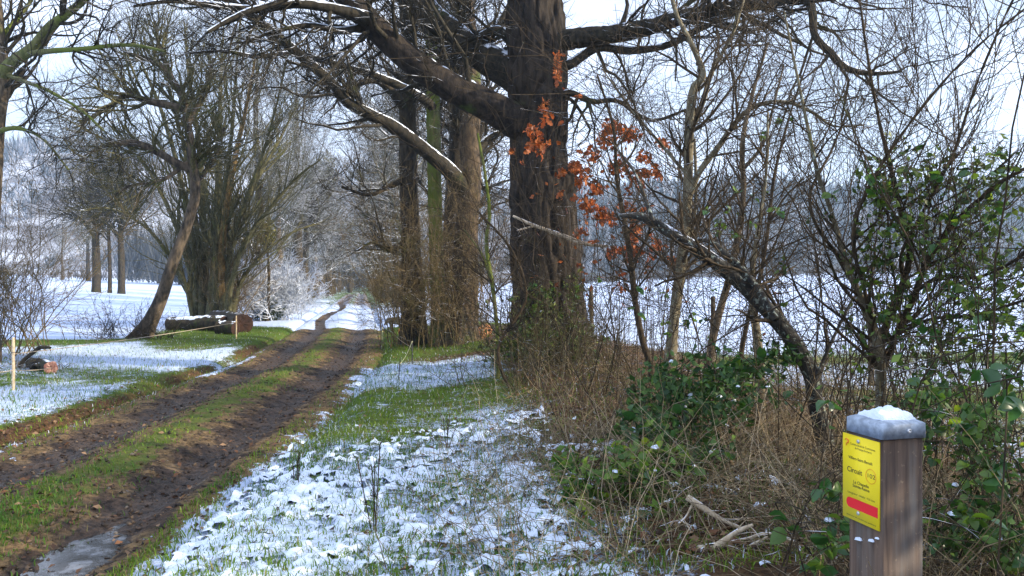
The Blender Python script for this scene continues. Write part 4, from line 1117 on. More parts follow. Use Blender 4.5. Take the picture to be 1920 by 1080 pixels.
for bx, Yb, l, lim, lab, m in (
    (1190, 9.6, [(1222, 700, 16), (1205, 640, 15), (1190, 560, 14), (1182, 480, 13), (1168, 400, 12), (1156, 330, 10), (1150, 240, 8), (1120, 140, 5)], [([(1184, 500, 8), (1215, 440, 7), (1222, 400, 5)], 9.6, 9.4)], 'slim brown stem just right of the oak trunk', M_SHOOT),
    (1335, 8.4, [(1328, 690, 20), (1345, 600, 18), (1368, 520, 17), (1384, 440, 16), (1394, 360, 14), (1392, 270, 12), (1410, 180, 9), (1440, 80, 6)], [([(1392, 320, 9), (1430, 270, 8), (1450, 200, 6), (1470, 120, 4)], 8.4, 8.2), ([(1375, 500, 8), (1330, 440, 7), (1310, 380, 5)], 8.4, 8.8)], 'orange brown stem rising right of the pale hazel, lit by the sun', M_GREYB),
    (1395, 8.0, [(1388, 690, 12), (1402, 600, 11), (1425, 520, 10), (1440, 430, 9), (1452, 330, 8), (1480, 220, 6), (1520, 100, 4)], [([(1440, 420, 6), (1480, 360, 5), (1530, 330, 3)], 8, 7.8)], 'slender dark stem leaning right behind the leaning trunk', M_SHOOT),
    (1425, 7.6, [(1424, 700, 24), (1420, 640, 22), (1414, 590, 19), (1408, 540, 14), (1420, 440, 10), (1436, 330, 8), (1440, 210, 5)], [], 'short thick grey stem below the leaning trunk', M_HAZEL),
    (930, 11.6, [(934, 700, 11), (932, 620, 10), (924, 540, 10), (912, 460, 9), (918, 400, 8), (910, 330, 7), (896, 250, 5)], [([(924, 540, 6), (905, 480, 5), (870, 430, 3)], 11.6, 11.8)], 'thin mossy sapling just left of the oak trunk', M_MOSSY),
    (985, 10.4, [(952, 720, 9), (935, 650, 8), (985, 560, 7), (960, 470, 6), (900, 400, 4)], [], 'crooked twiggy sapling crossing the foot of the oak', M_SHOOT)):
    hedge_tree('sapling', lab, Yb, bx, l, lim, m, (32, 170, 320), (.85, .42, .22), S=12, K=50, amp=.003, cat='sapling', thin=.74)
# the many stemmed shrub on the right
B = on_ground(1655, 0, 5.4)
shrub = thing('hedge_shrub', 'tall dark many stemmed shrub with long whip shoots right of the leaning trunk', 'shrub', B)
polys = []
for i, (l, a, b_) in enumerate([
    ([(1655, 800, 24), (1652, 740, 26), (1650, 680, 24), (1640, 625, 22), (1615, 560, 16), (1585, 490, 14), (1560, 400, 11), (1535, 330, 9), (1515, 240, 7), (1490, 120, 5), (1470, 20, 3)], 5.4, 5.0),
    ([(1646, 660, 18), (1665, 600, 17), (1690, 540, 15), (1706, 470, 13), (1690, 400, 12), (1668, 305, 10), (1648, 224, 8), (1632, 142, 7), (1615, 20, 5), (1605, -60, 3)], 5.4, 4.9),
    ([(1655, 690, 16), (1680, 630, 15), (1712, 560, 14), (1740, 490, 14), (1780, 430, 13), (1830, 380, 11), (1880, 340, 9), (1950, 300, 6)], 5.4, 4.6),
    ([(1700, 540, 10), (1690, 480, 9), (1740, 380, 8), (1790, 280, 6), (1830, 160, 5), (1880, 40, 4), (1930, -60, 3)], 5.3, 4.6),
    ([(1640, 625, 12), (1620, 540, 10), (1600, 440, 8), (1640, 330, 7), (1730, 200, 6), (1830, 90, 5), (1930, 10, 3)], 5.3, 4.4),
    ([(1612, 555, 10), (1570, 480, 9), (1530, 420, 8), (1520, 360, 6), (1560, 280, 5), (1600, 180, 3)], 5.3, 5.6),
    ([(1700, 560, 8), (1760, 520, 8), (1830, 520, 7), (1900, 490, 6), (1960, 440, 4)], 5.2, 4.4),
    ([(1660, 640, 8), (1740, 600, 7), (1830, 590, 6), (1930, 560, 5)], 5.2, 4.4)]):
    p, r = pix(l, a, b_); r = r * .8
    if i == 0: p[0, 2] = B[2] - .1
    limb_part(shrub, 'stem', p, r, 60, 12, M_SHOOT if i else M_HAZEL, .004, .03, 0, seed=i); polys.append((p, r))
crown_for(shrub, polys, M_SHOOT, 120, .95, 620, .42, 1500, .2, w=(.0045, .0028, .0016), up=.10, wig=.12, t1=(.15, 1))
# whip shoots between the stems
brush('hedge_shrub', 'low olive green twiggy shrub round the foot of the old oak', 'shrub', 1005, 11.3, 1.5, .8, 46, 1.7, M_OLIVE, 520, lean=.5, r=(.006, .0035), seedang=(25, 70), n3=700)
_, wp, ws = brush('hedge_shrub', 'thicket of thin arching whips between hazel and many stemmed shrub', 'shrub', 1450, 7.0, 2.4, 1.4, 32, 4.4, M_SHOOT, 700, lean=.42, r=(.006, .0028), K=12, seedang=(25, 70), up=.0, n3=1200)
_, wp2, _ = brush('hedge_shrub', 'airy whips against the sky at the right edge of the hedge', 'shrub', 1860, 4.6, 1.2, .8, 26, 3.8, M_SHOOT, 330, lean=.38, r=(.005, .0024), K=12, seedang=(25, 55), up=.03, n3=500)
_, wp3, _ = brush('hedge_shrub', 'loose thin whips between the oak trunk and the pale hazel', 'shrub', 1150, 10.0, 1.6, 1.2, 24, 3.4, M_SHOOT, 420, lean=.36, r=(.0065, .0034), K=10, seedang=(25, 70), up=.02, n3=600)

# ------------------------------------------------------------------ leaves one can pick out
def leaf_mesh(name, m, kind, curl=1.0, twist=0.0):
    if kind == 'oval':      # bramble or ivy leaf
        o = [(0, 0), (.24, .16), (.36, .42), (.27, .72), (0, 1.0), (-.27, .72), (-.36, .42), (-.24, .16)]
    elif kind == 'ivy':
        o = [(0, 0), (.40, .02), (.42, .34), (.18, .60), (0, 1.0), (-.18, .60), (-.42, .34), (-.40, .02)]
    else:                   # lobed oak leaf
        o = [(0, 0), (.08, .16), (.24, .28), (.14, .40), (.30, .56), (.17, .68), (.20, .86), (0, 1.0), (-.20, .86), (-.17, .68), (-.30, .56), (-.14, .40), (-.24, .28), (-.08, .16)]
    n = len(o); v = [(x, y - .05, curl * (.34 * abs(x) - .30 * (y - .35) ** 2) + twist * x * (y - .5)) for x, y in o]
    mid = [(0, .33, -.01), (0, .68, -.03)]
    V = v + mid; tip = n // 2; F = []
    for i in range(n):
        j = (i + 1) % n
        yi = (o[i][1] + o[j][1]) / 2
        F.append((i, j, n if yi < .5 else n + 1))
    F += [(n, n + 1, k) for k in ()]
    i1 = [i for i in range(tip) if (o[i][1] + o[i + 1][1]) / 2 < .5][-1] + 1
    F += [(n, i1, n + 1), (n, n + 1, n - i1)]
    return Geo().add(V, f3=F).mesh(name, m, smooth=False)
VAR = ((.6, .2), (1.3, -.5), (2.0, .7), (-.5, .4))
def kinds_of(m, k): return [leaf_mesh('leaf', m, k, c_, w_) for c_, w_ in VAR]
LM = {'dark': kinds_of(M_LEAF_DARK, 'oval'), 'mid': kinds_of(M_LEAF_MID, 'oval'), 'light': kinds_of(M_LEAF_LIGHT, 'oval'),
      'ivy': kinds_of(M_LEAF_DARK, 'ivy'), 'ivym': kinds_of(M_LEAF_MID, 'ivy'), 'oak': kinds_of(M_LEAF_RUST, 'oak')}
M_TUFT = M_SNOW
def snow_lump():
    n = 10; a = np.arange(n) * 2 * math.pi / n
    rr = 1 + .3 * rng.normal(size=n)
    v = [np.stack([rr * np.cos(a), rr * np.sin(a), a * 0], -1), np.stack([rr * .7 * np.cos(a + .2), rr * .7 * np.sin(a + .2), a * 0 + .35 + .12 * rng.normal(size=n)], -1), np.array([[0, 0, .55]])]
    F4 = [(i, (i + 1) % n, n + (i + 1) % n, n + i) for i in range(n)]; F3 = [(n + i, n + (i + 1) % n, 2 * n) for i in range(n)]
    return Geo().add(np.concatenate(v), f3=F3, f4=F4).mesh('snow', M_SNOW)
SL = [snow_lump() for _ in range(3)]

def put_leaf(parent, me, p, size, up=.4, d=None, name='leaf'):
    o = bpy.data.objects.new(name, me); C.objects.link(o); o.parent = parent
    b0 = Vector(parent['_b'])
    y = Vector(d) if d is not None else Vector(rng.normal(size=3)); y.normalize()
    z = (Vector(rng.normal(size=3)) + Vector((0, 0, up * 3))); x = y.cross(z)
    if x.length < 1e-4: x = Vector((1, 0, 0))
    x.normalize(); z = x.cross(y)
    M = Matrix((x, y, z)).transposed().to_4x4()
    o.matrix_local = Matrix.Translation(Vector(p) - b0) @ M @ Matrix.Diagonal((size, size, size, 1))
    return o

def bramble(name, label, cat, cx, Y, boxes, n, size, kinds, canes=14, cane_h=1.0, snow=0, extra=0, mcane=None, hang=.3, up=.5, ecol=((.02, .055, .016), (.085, .15, .025)), inbox=.6):
    """boxes: [(px, py, half px w, half px h, Y, half depth)] clusters of leaves; canes arch from the ground to them"""
    B = on_ground(cx, 0, Y)
    t = thing(name, label, cat, B)
    wt_ = np.array([b_[2] * b_[3] for b_ in boxes], float); wt_ /= wt_.sum()
    cen = []
    for i in range(canes):
        b_ = boxes[rng.choice(len(boxes), p=wt_)]
        e = W(b_[0] + rng.uniform(-1, 1) * b_[2], b_[1] + rng.uniform(-1, 1) * b_[3], b_[4] + rng.uniform(-1, 1) * b_[5])
        s = np.array([e[0] + rng.normal() * .3, e[1] + abs(rng.normal()) * .3, 0]); s[2] = gz1(s[0], s[1]) - .05
        top = (s + e) / 2 + np.array([rng.normal() * .12, rng.normal() * .12, .15 + .3 * abs(e[2] - s[2])])
        cen.append(spl([s, top, e + np.array([0, 0, .05]), e + np.array([rng.normal() * .25, abs(rng.normal()) * .2, -.12])], 14))
    P_ = np.stack(cen); Q_ = .0042 * np.ones((canes, 1)) * (1 - .6 * np.linspace(0, 1, 14))[None]
    v, f = tube_arrays(P_, Q_, 5); g = Geo().add(v, f4=f)
    P2, R2 = sprout(P_, Q_, canes * 6, .3, (30, 70), (.3, 1), 6, .25, -.02, .6, .0018, .003, .5)
    v, f = tube_arrays(P2, R2, 4); g.add(v, f4=f)
    g.build('canes', mcane or M_SHOOT, t, kind='stuff')
    AP = np.concatenate([P_[:, 6:].reshape(-1, 3), P2.reshape(-1, 3)])
    def spot():
        if rng.random() > inbox:
            return AP[rng.integers(len(AP))] + rng.normal(size=3) * .02
        b_ = boxes[rng.choice(len(boxes), p=wt_)]
        q = norm(rng.normal(size=3)) * rng.random() ** .5
        return W(b_[0] + q[0] * b_[2], b_[1] + q[2] * b_[3], b_[4] + q[1] * b_[5])
    ks = list(kinds); kw = np.array([kinds[k] for k in ks], float); kw /= kw.sum()
    done = 0; tw = []; lp = []
    while done < n:
        c = spot()
        if c[2] < gz1(c[0], c[1]) + .02: c[2] = gz1(c[0], c[1]) + .03
        near_ = AP[np.argmin(((AP - c) ** 2).sum(1))]; tw.append(np.stack([near_ * (1 - q) + c * q - np.array([0, 0, .06 * q * (1 - q)]) for q in (0, .35, .7, 1)]))
        for j in range(3):                      # leaves come in threes
            if done >= n: break
            kd = ks[rng.choice(len(ks), p=kw)]
            d = norm(np.array([rng.normal(), rng.normal(), rng.normal() * .5 - hang]))
            put_leaf(t, LM[kd][rng.integers(4)], c + d * size * .15, size * rng.uniform(.6, 1.35), up, d); done += 1; lp.append(c + d * size * .5)
    if tw:
        tw = np.stack(tw); v, f = tube_arrays(tw, np.full(tw.shape[:2], .0014), 3)
        Geo().add(v, f4=f).build('twigs', mcane or M_SHOOT, t, kind='stuff')
    if extra:
        pp = np.stack([spot() for _ in range(extra)]); tt = rng.random((extra, 1))
        g = Geo(); u = norm(rng.normal(size=(extra, 3)) + [0, 0, -.3]); w_ = norm(np.cross(u, rng.normal(size=(extra, 3)) + [0, 0, 1.2])); s = size * rng.uniform(.3, .55, (extra, 1))
        col = (np.array(ecol[0]) * (1 - tt) + np.array(ecol[1]) * tt) * rng.uniform(.7, 1.3, (extra, 1))
        nn = np.cross(u, w_)
        v = np.stack([pp - u * s, pp + w_ * s * .55 + nn * s * .2, pp + u * s, pp - w_ * s * .55 + nn * s * .2], 1).reshape(-1, 3)
        i = np.arange(extra)[:, None] * 4
        g.add(v, f3=np.concatenate([i + [0, 1, 2], i + [0, 2, 3]]), col=np.repeat(col, 4, 0))
        g.build('foliage', M_FOL, t, smooth=False, kind='stuff')
    for i in range(snow):
        c = lp[rng.integers(len(lp))] + np.array([0, 0, .004]); o = put_leaf(t, SL[i % 3], c, size * rng.uniform(.14, .30), 5, (rng.normal(), rng.normal(), 0), 'snow_clump'); o.scale = (o.scale[0], o.scale[1], o.scale[2] * 1.7)
    return t

# russet leaves still hanging on a young oak before the old trunk
RU = [(1010, 270, 24, 20), (998, 245, 12, 12), (1022, 205, 10, 22), (1045, 130, 7, 34), (1052, 325, 12, 10), (960, 285, 8, 8), (1078, 312, 14, 16), (1092, 330, 18, 24), (1112, 290, 20, 14), (1135, 262, 20, 18), (1150, 240, 18, 16),
      (1182, 252, 26, 16), (1162, 312, 22, 20), (1200, 330, 22, 16), (1206, 295, 18, 14), (1230, 322, 12, 18), (1118, 352, 20, 16), (1100, 380, 16, 18), (1132, 402, 22, 14), (1182, 392, 14, 14), (1188, 430, 16, 26), (1184, 474, 20, 22), (1230, 460, 14, 12), (1150, 470, 12, 14), (1265, 492, 10, 10), (1090, 435, 14, 12), (1240, 270, 10, 14), (1428, 535, 6, 10)]
bramble('young_oak', 'young oak with clusters of hanging russet leaves against the old trunk', 'young tree', 1170, 10.6, [(a, b_, c, d, 10.7, .35) for a, b_, c, d in RU], 300, .115, {'oak': 1}, canes=44, up=.2, hang=.5, extra=1500, ecol=((.17, .04, .012), (.44, .13, .028)), inbox=.88)
bramble('ivy', 'ivy with dark leaves climbing the foot of the old oak', 'ivy', 1000, 11.6, [(1000, 590, 50, 60, 12.2, .15), (985, 650, 60, 40, 11.9, .3), (1085, 640, 40, 50, 12.3, .2), (940, 650, 40, 20, 11.5, .3), (1070, 545, 16, 40, 12.5, .1)], 180, .10, {'ivy': 3, 'ivym': 2}, canes=24, up=.3, snow=6, extra=1300, ecol=((.03, .06, .014), (.13, .15, .03)))
bramble('bramble', 'dark green bramble with snow clumps between oak and leaning trunk', 'bramble', 1270, 5.9, [(1265, 720, 90, 60, 6.0, .5), (1340, 760, 80, 70, 5.8, .5), (1215, 800, 60, 50, 5.6, .4), (1420, 700, 70, 40, 6.2, .4), (1480, 660, 50, 30, 6.2, .3), (1300, 850, 80, 40, 5.4, .4)], 290, .085, {'dark': 4, 'mid': 1}, canes=26, snow=26, extra=1700, ecol=((.018, .055, .018), (.075, .15, .028)))
bramble('bramble', 'bright green bramble low in the hedge left of the bleached branch', 'bramble', 1170, 4.9, [(1190, 880, 70, 60, 5.0, .35), (1240, 940, 50, 40, 4.8, .3), (1110, 930, 50, 60, 4.9, .3), (1075, 1040, 40, 30, 4.5, .3), (1290, 890, 40, 50, 5.1, .3), (1060, 870, 30, 40, 5.3, .3)], 290, .082, {'mid': 5, 'light': 3, 'dark': 2}, canes=26, snow=22, extra=900, ecol=((.03, .09, .016), (.12, .20, .025)))
bramble('bramble', 'leafy bramble growing right of the waymark post', 'bramble', 1840, 3.4, [(1820, 800, 80, 50, 3.5, .4), (1860, 900, 60, 70, 3.3, .4), (1800, 1000, 60, 60, 3.2, .3), (1890, 1020, 40, 60, 3.0, .3), (1740, 740, 60, 40, 3.7, .3)], 240, .062, {'dark': 5, 'mid': 3, 'light': 1}, canes=26, snow=6, extra=900)
bramble('bramble', 'small low bramble with broad leaves left of the waymark post', 'bramble', 1555, 3.0, [(1560, 920, 28, 26, 2.9, .1), (1565, 1010, 34, 40, 2.8, .15), (1560, 1060, 40, 20, 2.8, .15)], 46, .07, {'dark': 3, 'mid': 1}, canes=8, snow=2)
bramble('climber', 'green leaved climber spread through the upper right of the hedge', 'climber', 1760, 5.0, [(1740, 330, 150, 60, 5.0, .5), (1650, 330, 60, 50, 5.1, .4), (1850, 350, 90, 80, 4.8, .5), (1690, 430, 110, 80, 5.0, .5), (1830, 460, 110, 90, 4.8, .5), (1640, 490, 40, 50, 5.1, .3), (1670, 580, 60, 60, 5.2, .4), (1870, 580, 80, 80, 4.6, .4), (1780, 640, 100, 60, 4.8, .5), (1900, 680, 50, 60, 4.4, .3)], 300, .066, {'dark': 4, 'mid': 3, 'light': 1}, canes=44, extra=2000, ecol=((.025, .06, .014), (.12, .17, .025)))
bramble('climber', 'big dark drooping leaves hanging close by, right of the post', 'climber', 1890, 2.4, [(1890, 700, 40, 60, 2.4, .12), (1840, 690, 30, 30, 2.5, .1), (1905, 640, 20, 30, 2.4, .1)], 20, .068, {'dark': 1}, canes=6, hang=.9)
bramble('climber', 'sparse scattered leaves on stems between hazel and leaning trunk', 'climber', 1340, 7.6, [(1200, 540, 90, 60, 8.0, .5), (1300, 560, 100, 80, 7.8, .5), (1420, 260, 90, 60, 7.6, .5), (1560, 560, 80, 60, 6.5, .4), (1380, 420, 100, 60, 7.5, .5)], 90, .075, {'dark': 3, 'mid': 2}, canes=20)

# ------------------------------------------------------------------ dry stems and dead branches in the hedge foot
def dry_stems(n, xr, yr, h, g, cols, r=.0018, lean=.8):
    x = rng.uniform(*xr, n); y = rng.uniform(*yr, n)
    lat = x - trackx(y)
    k = rng.random(n) < sstep(2.9, 4.3, lat + .55 * np.clip(rng.normal(size=n), -1.8, 1.8)); k &= ~((x > .75) & (x < 1.45) & (y > 2.9) & (y < 4.0) & (rng.random(n) < .8)); x, y = x[k], y[k]; n = len(x)
    b0 = np.stack([x, y, ground_z(x, y) - .02], -1)
    d = norm(np.stack([rng.normal(size=n) * lean, rng.normal(size=n) * lean, np.ones(n)], -1)); ln = h * rng.uniform(.35, 1.3, n)
    pts = [b0]; K = 5
    for j in range(1, K):
        d = norm(d + .22 * rng.normal(size=(n, 3)) + np.array([0, 0, -.13])); q = pts[-1] + d * (ln / (K - 1))[:, None]
        q[:, 2] = np.maximum(q[:, 2], ground_z(q[:, 0], q[:, 1]) + .01); pts.append(q)
    P_ = np.stack(pts, 1); Q_ = r * rng.uniform(.6, 1.6, (n, 1)) * (1 - .6 * np.linspace(0, 1, K))[None]
    v, f = tube_arrays(P_, Q_, 3)
    c = np.asarray(cols)[rng.integers(0, len(cols), n)] * rng.uniform(.6, 1.3, (n, 1))
    g.add(v, f4=f, col=np.repeat(c, K * 3, 0))
g = Geo()
TAN = [(.36, .28, .16), (.26, .20, .11), (.15, .11, .07), (.46, .38, .26)]
RED = [(.09, .085, .035), (.13, .085, .045), (.08, .06, .035), (.25, .18, .10), (.05, .04, .03), (.10, .10, .04)]
dry_stems(4300, (-1.0, 3.2), (3.2, 7.0), .75, g, TAN, .0020, 1.0)
dry_stems(2200, (.0, 5.5), (5.5, 12.5), .95, g, RED + TAN[:3], .0026, .7)
dry_stems(1700, (1.2, 3.6), (2.2, 4.2), .9, g, TAN + RED, .0018, .8)
do = g.build('dry_stems', M_STRAW, kind='stuff'); tag(do, 'tangle of dry straw coloured stems filling the foot of the hedge', 'dry stems', kind='stuff')

M_BLEACH = wood_mat('bleached_wood', (.34, .26, .17), (.62, .52, .38), moss_amt=0, snow=.25, scale=20)
def dead_branch(label, ls, y0, y1, m=M_BLEACH):
    p, r = pix(ls[0], y0, y1)
    t = thing('dead_branch', label, 'branch', p[0])
    limb_part(t, 'stem', p, r, 50, 10, m, .003, .02, .25, seed=ls[0][0][0])
    qs = []
    for l in ls[1:]:
        q, s = pix(l, y0 + .02, y1); limb_part(t, 'side_branch', q, s, 30, 8, m, .002, .02); qs.append((q, s))
    P0, R0 = stack([(p, r)] + qs, 10); P1, R1 = sprout(P0, R0, 16, .16, (25, 60), (.4, 1), 5, .15, 0, .5, .0012, .003, .4)
    v, f = tube_arrays(P1, R1, 4); Geo().add(v, f4=f).build('twigs', m, t, kind='stuff')
dead_branch('bleached forked branch lying bright in the sun at the bottom of the hedge', [[(1286, 1036, 14), (1320, 1030, 18), (1348, 1022, 14), (1380, 998, 9), (1412, 984, 5)], [(1348, 1022, 10), (1385, 1036, 8), (1410, 1022, 6), (1440, 1006, 4)], [(1348, 1020, 8), (1400, 1010, 6), (1440, 1000, 5), (1490, 1015, 3)]], 3.95, 3.8)
dead_branch('pale snow dusted stick slanting through the hedge above the forked branch', [[(1288, 932, 12), (1312, 948, 13), (1350, 972, 10), (1392, 992, 6)], [(1300, 944, 6), (1285, 970, 5), (1272, 982, 3)]], 4.2, 4.1)
dead_branch('thin whitish dead bough crossing the oak trunk in front', [[(962, 405, 4), (1000, 422, 6), (1050, 440, 8), (1095, 456, 8), (1140, 462, 5)], [(1000, 424, 4), (970, 432, 3)]], 11.2, 10.8)
dead_branch('dark curved twig lying in the snow of the near verge', [[(860, 990, 5), (890, 965, 7), (925, 958, 8), (960, 968, 7), (990, 950, 4)]], 5.2, 5.0, M_SHOOT)

# dark weeds that stand in the near verge
for px, py, hpx, Y, lab in ((556, 915, 75, 5.85, 'dark dry weed stalk standing in the left part of the snowy verge'), (700, 1000, 160, 4.75, 'tall thin dry weed stalk standing in the near snowy verge'), (838, 850, 70, 7.0, 'small dry weed standing in front of the hedge in the green verge')):
    B = W(px, py, Y); B[2] = gz1(B[0], Y)
    t = thing('dry_weed', lab, 'weed', B)
    n = 4; hh = hpx / F * Y
    b0 = B + np.stack([rng.normal(size=n) * .012, rng.normal(size=n) * .012, np.full(n, -.02)], -1)
    d = norm(np.stack([rng.normal(size=n) * .12, rng.normal(size=n) * .12, np.ones(n)], -1)); P_ = b0[:, None] + d[:, None] * (np.linspace(0, 1, 6)[None, :, None] * hh * rng.uniform(.6, 1.1, n)[:, None, None])
    v, f = tube_arrays(P_, np.full((n, 6), .0035), 5); Geo().add(v, f4=f).build('stalk', M_SHOOT, t)
    P1, R1 = sprout(P_, np.full((n, 6), .003), 26, hh * .25, (20, 50), (.3, 1), 4, .15, .05, .6, .0015, .003, .5)
    v, f = tube_arrays(P1, R1, 4); Geo().add(v, f4=f).build('seed_heads', M_SHOOT, t, kind='stuff')

# ------------------------------------------------------------------ wire fence on the field side of the hedge
M_WIRE = plain_mat('old_wire', (.16, .15, .14), .5, .3, 30, .6)
fa = np.array([1.5, 15.6]); fb = np.array([9.5, 8.2])
def fp(t, z):
    q = fa + (fb - fa) * t; return np.array([q[0], q[1], gz1(q[0], q[1]) + z])
wf = thing('wire_fence', 'old square mesh wire fence between the hedge and the snowy field', 'fence', fp(0, 0))
for z in (.12, .30, .50, .72, .96, 1.15):
    q = np.stack([fp(t, z + .01 * math.sin(t * 40)) for t in np.linspace(0, 1, 40)])[None]
    v, f = tube_arrays(q, np.full((1, 40), .0036), 4); Geo().add(v, f4=f).build('wire', M_WIRE, wf)
nst = 60; q = np.stack([np.stack([fp(t, z) for z in (.1, .5, .96, 1.16)]) for t in np.linspace(0.003, .997, nst)])
v, f = tube_arrays(q, np.full((nst, 4), .003), 4)
Geo().add(v, f4=f).build('stay_wires', M_WIRE, wf, kind='stuff')
for t_ in (0.02, .27, .52, .77, .98):
    b_ = fp(t_, -.3); e = fp(t_, 1.3) + np.array([rng.normal() * .03, 0, 0])
    v, f = bark_tube([b_, (b_ + e) / 2, e], [.045, .045, .042], 30, 12, .006, .03, seed=t_ * 9)
    k = len(v); Geo().add(np.vstack([v, e + [0, 0, .01]]), f4=f, f3=[(k - 12 + i, k - 12 + (i + 1) % 12, k) for i in range(12)]).build('post', M_GREYB, wf)

# ------------------------------------------------------------------ the waymark post
PW = .128
PX = np.array([(1654 - 960) / F * 1.93, 1.93])            # the near edge
a_ = R(76.0)                                               # turn of the left face
dl = np.array([-math.cos(a_ + R(0)) , math.sin(a_)])     # along the left face, away from the near edge
dr = np.array([math.sin(a_), math.cos(a_)])
cen2 = PX + (dl + dr) * PW / 2
gpz = gz1(*cen2)
ztop = EYE - (822 - HOR) / F * 1.93
post = thing('waymark_post', 'square weathered wooden waymark post with metal cap, snow and yellow sign', 'post', (cen2[0], cen2[1], gpz))
def loc2(u, v, z): q = cen2 + dl * (u - 0) + dr * (v - 0); return np.array([q[0], q[1], z])   # u,v from the centre
def prism(outline_fn, zs, n_around):
    pass
def rounded_square(h, rad, per=5):
    o = []
    for cx, cy, a0 in ((1, 1, 0), (-1, 1, 90), (-1, -1, 180), (1, -1, 270)):
        for k in range(per):
            a = R(a0 + 90 * k / (per - 1)); o.append((cx * (h - rad) + rad * math.cos(a), cy * (h - rad) + rad * math.sin(a)))
    return o
def lathe_sq(rings, m, name, parent, cap_top=True, cap_bot=False, smooth=False):
    """rings: [(half, corner radius, z)]"""
    V = []; n = 20
    for h, rd, z in rings: V += [loc2(u, v_, z) for u, v_ in rounded_square(h, rd)]
    F4 = [(j * n + i, (j + 1) * n + i, (j + 1) * n + (i + 1) % n, j * n + (i + 1) % n) for j in range(len(rings) - 1) for i in range(n)]
    F3 = []
    k = len(V)
    if cap_top: V.append(loc2(0, 0, rings[-1][2])); F3 += [((len(rings) - 1) * n + i, k, (len(rings) - 1) * n + (i + 1) % n) for i in range(n)]
    if cap_bot: k2 = len(V); V.append(loc2(0, 0, rings[0][2])); F3 += [(i, (i + 1) % n, k2) for i in range(n)]
    return Geo().add(V, f3=F3, f4=F4).build(name, m, parent, smooth=smooth)
def post_wood():
    m, nt, b = new_mat('weathered_post_wood')
    p = obj_pos(nt)
    q = nd(nt, 'Mapping', {'Vector': p, 'Scale': (1, 1, .05)}).outputs[0]
    q2 = nd(nt, 'Mapping', {'Vector': p, 'Scale': (1, 1, .12)}).outputs[0]
    n1 = noise(nt, q, 34, 6, .65); n2 = noise(nt, q2, 11, 4, .6); n3 = noise(nt, p, 70, 3, .6)
    c = mixc(nt, mr(nt, n1, .34, .66), (.026, .013, .008), (.105, .066, .043))
    c = mixc(nt, mr(nt, n2, .40, .62), c, (.10, .092, .082))
    c = mixc(nt, mr(nt, n3, .63, .72, 0, .6), c, (.21, .15, .09))
    nt.links.new(c, b.inputs['Base Color']); b.inputs['Roughness'].default_value = .8
    bp = nd(nt, 'Bump', {'Strength': .55, 'Distance': .004, 'Height': n1}); nt.links.new(bp.outputs[0], b.inputs['Normal'])
    return m
hs = PW / 2
lathe_sq([(hs, .006, gpz - .3), (hs, .006, ztop + .01)], post_wood(), 'shaft', post)
M_ZINC = plain_mat('dull_zinc', (.30, .35, .42), .55, .28, 45, .4)
M_SCREW = plain_mat('steel_screw', (.55, .56, .58), .3, .1, 40, .9)
hc = hs + .006
capo = lathe_sq([(hc - .002, .006, ztop - .001), (hc, .008, ztop - .003), (hc, .010, ztop + .034), (hc - .004, .012, ztop + .037), (hc * .5, .01, ztop + .050), (.006, .004, ztop + .060)], M_ZINC, 'cap', post, smooth=False)
# snow heaped on the cap
n = 26; u = np.linspace(-1, 1, n); U_, V_ = np.meshgrid(u, u)
hh = hc - .010
rr_ = (np.abs(U_) ** 3 + np.abs(V_) ** 3) ** (1 / 3)
zc = ztop + .036 + np.clip(1 - rr_, -.3, 1) * .022
edge = sstep(1.10, .88, np.maximum(np.abs(U_), np.abs(V_)) + .22 * (fbm2(U_ * 3 + 4, V_ * 3, 3) - .5))
zz = zc + edge * (.001 + .020 * fbm2(U_ * 2.2, V_ * 2.2, 3, 2.0) + .006 * fbm2(U_ * 10, V_ * 10, 3)) - (1 - edge) * .006
zz = zz - .02 * sstep(.75, 1, np.maximum(np.abs(U_), np.abs(V_))) * edge
q = cen2[None, None] + dl * (U_ * hh)[..., None] + dr * (V_ * hh)[..., None]
Geo().add(np.concatenate([q, zz[..., None]], -1), f4=grid_faces(n, n)).build('snow', M_SNOW, post)
def screw(center, nrm, r, parent):
    nrm = norm(np.asarray(nrm, float)); s1_ = norm(np.cross(nrm, [0, 0, 1])); s2_ = np.cross(nrm, s1_)
    V = []; k = 12; a = np.arange(k) * 2 * math.pi / k
    for rr, d in ((r, 0), (r, .003), (r * .8, .0055), (r * .35, .0055), (r * .3, .0035)):
        V += [center + nrm * d + rr * (math.cos(x) * s1_ + math.sin(x) * s2_) for x in a]
    F4 = [(j * k + i, j * k + (i + 1) % k, (j + 1) * k + (i + 1) % k, (j + 1) * k + i) for j in range(4) for i in range(k)]
    V.append(center + nrm * .0035); F3 = [(4 * k + i, 4 * k + (i + 1) % k, 5 * k) for i in range(k)]
    Geo().add(V, f3=F3, f4=F4).build('screw', M_SCREW, parent)
nr3 = np.array([-dl[0], -dl[1], 0])      # outward of the right face (points away along -dl)
nl3 = np.array([-dr[0], -dr[1], 0])      # outward of the left face
screw(loc2(-hc, .012, ztop + .017), nr3, .0065, post)
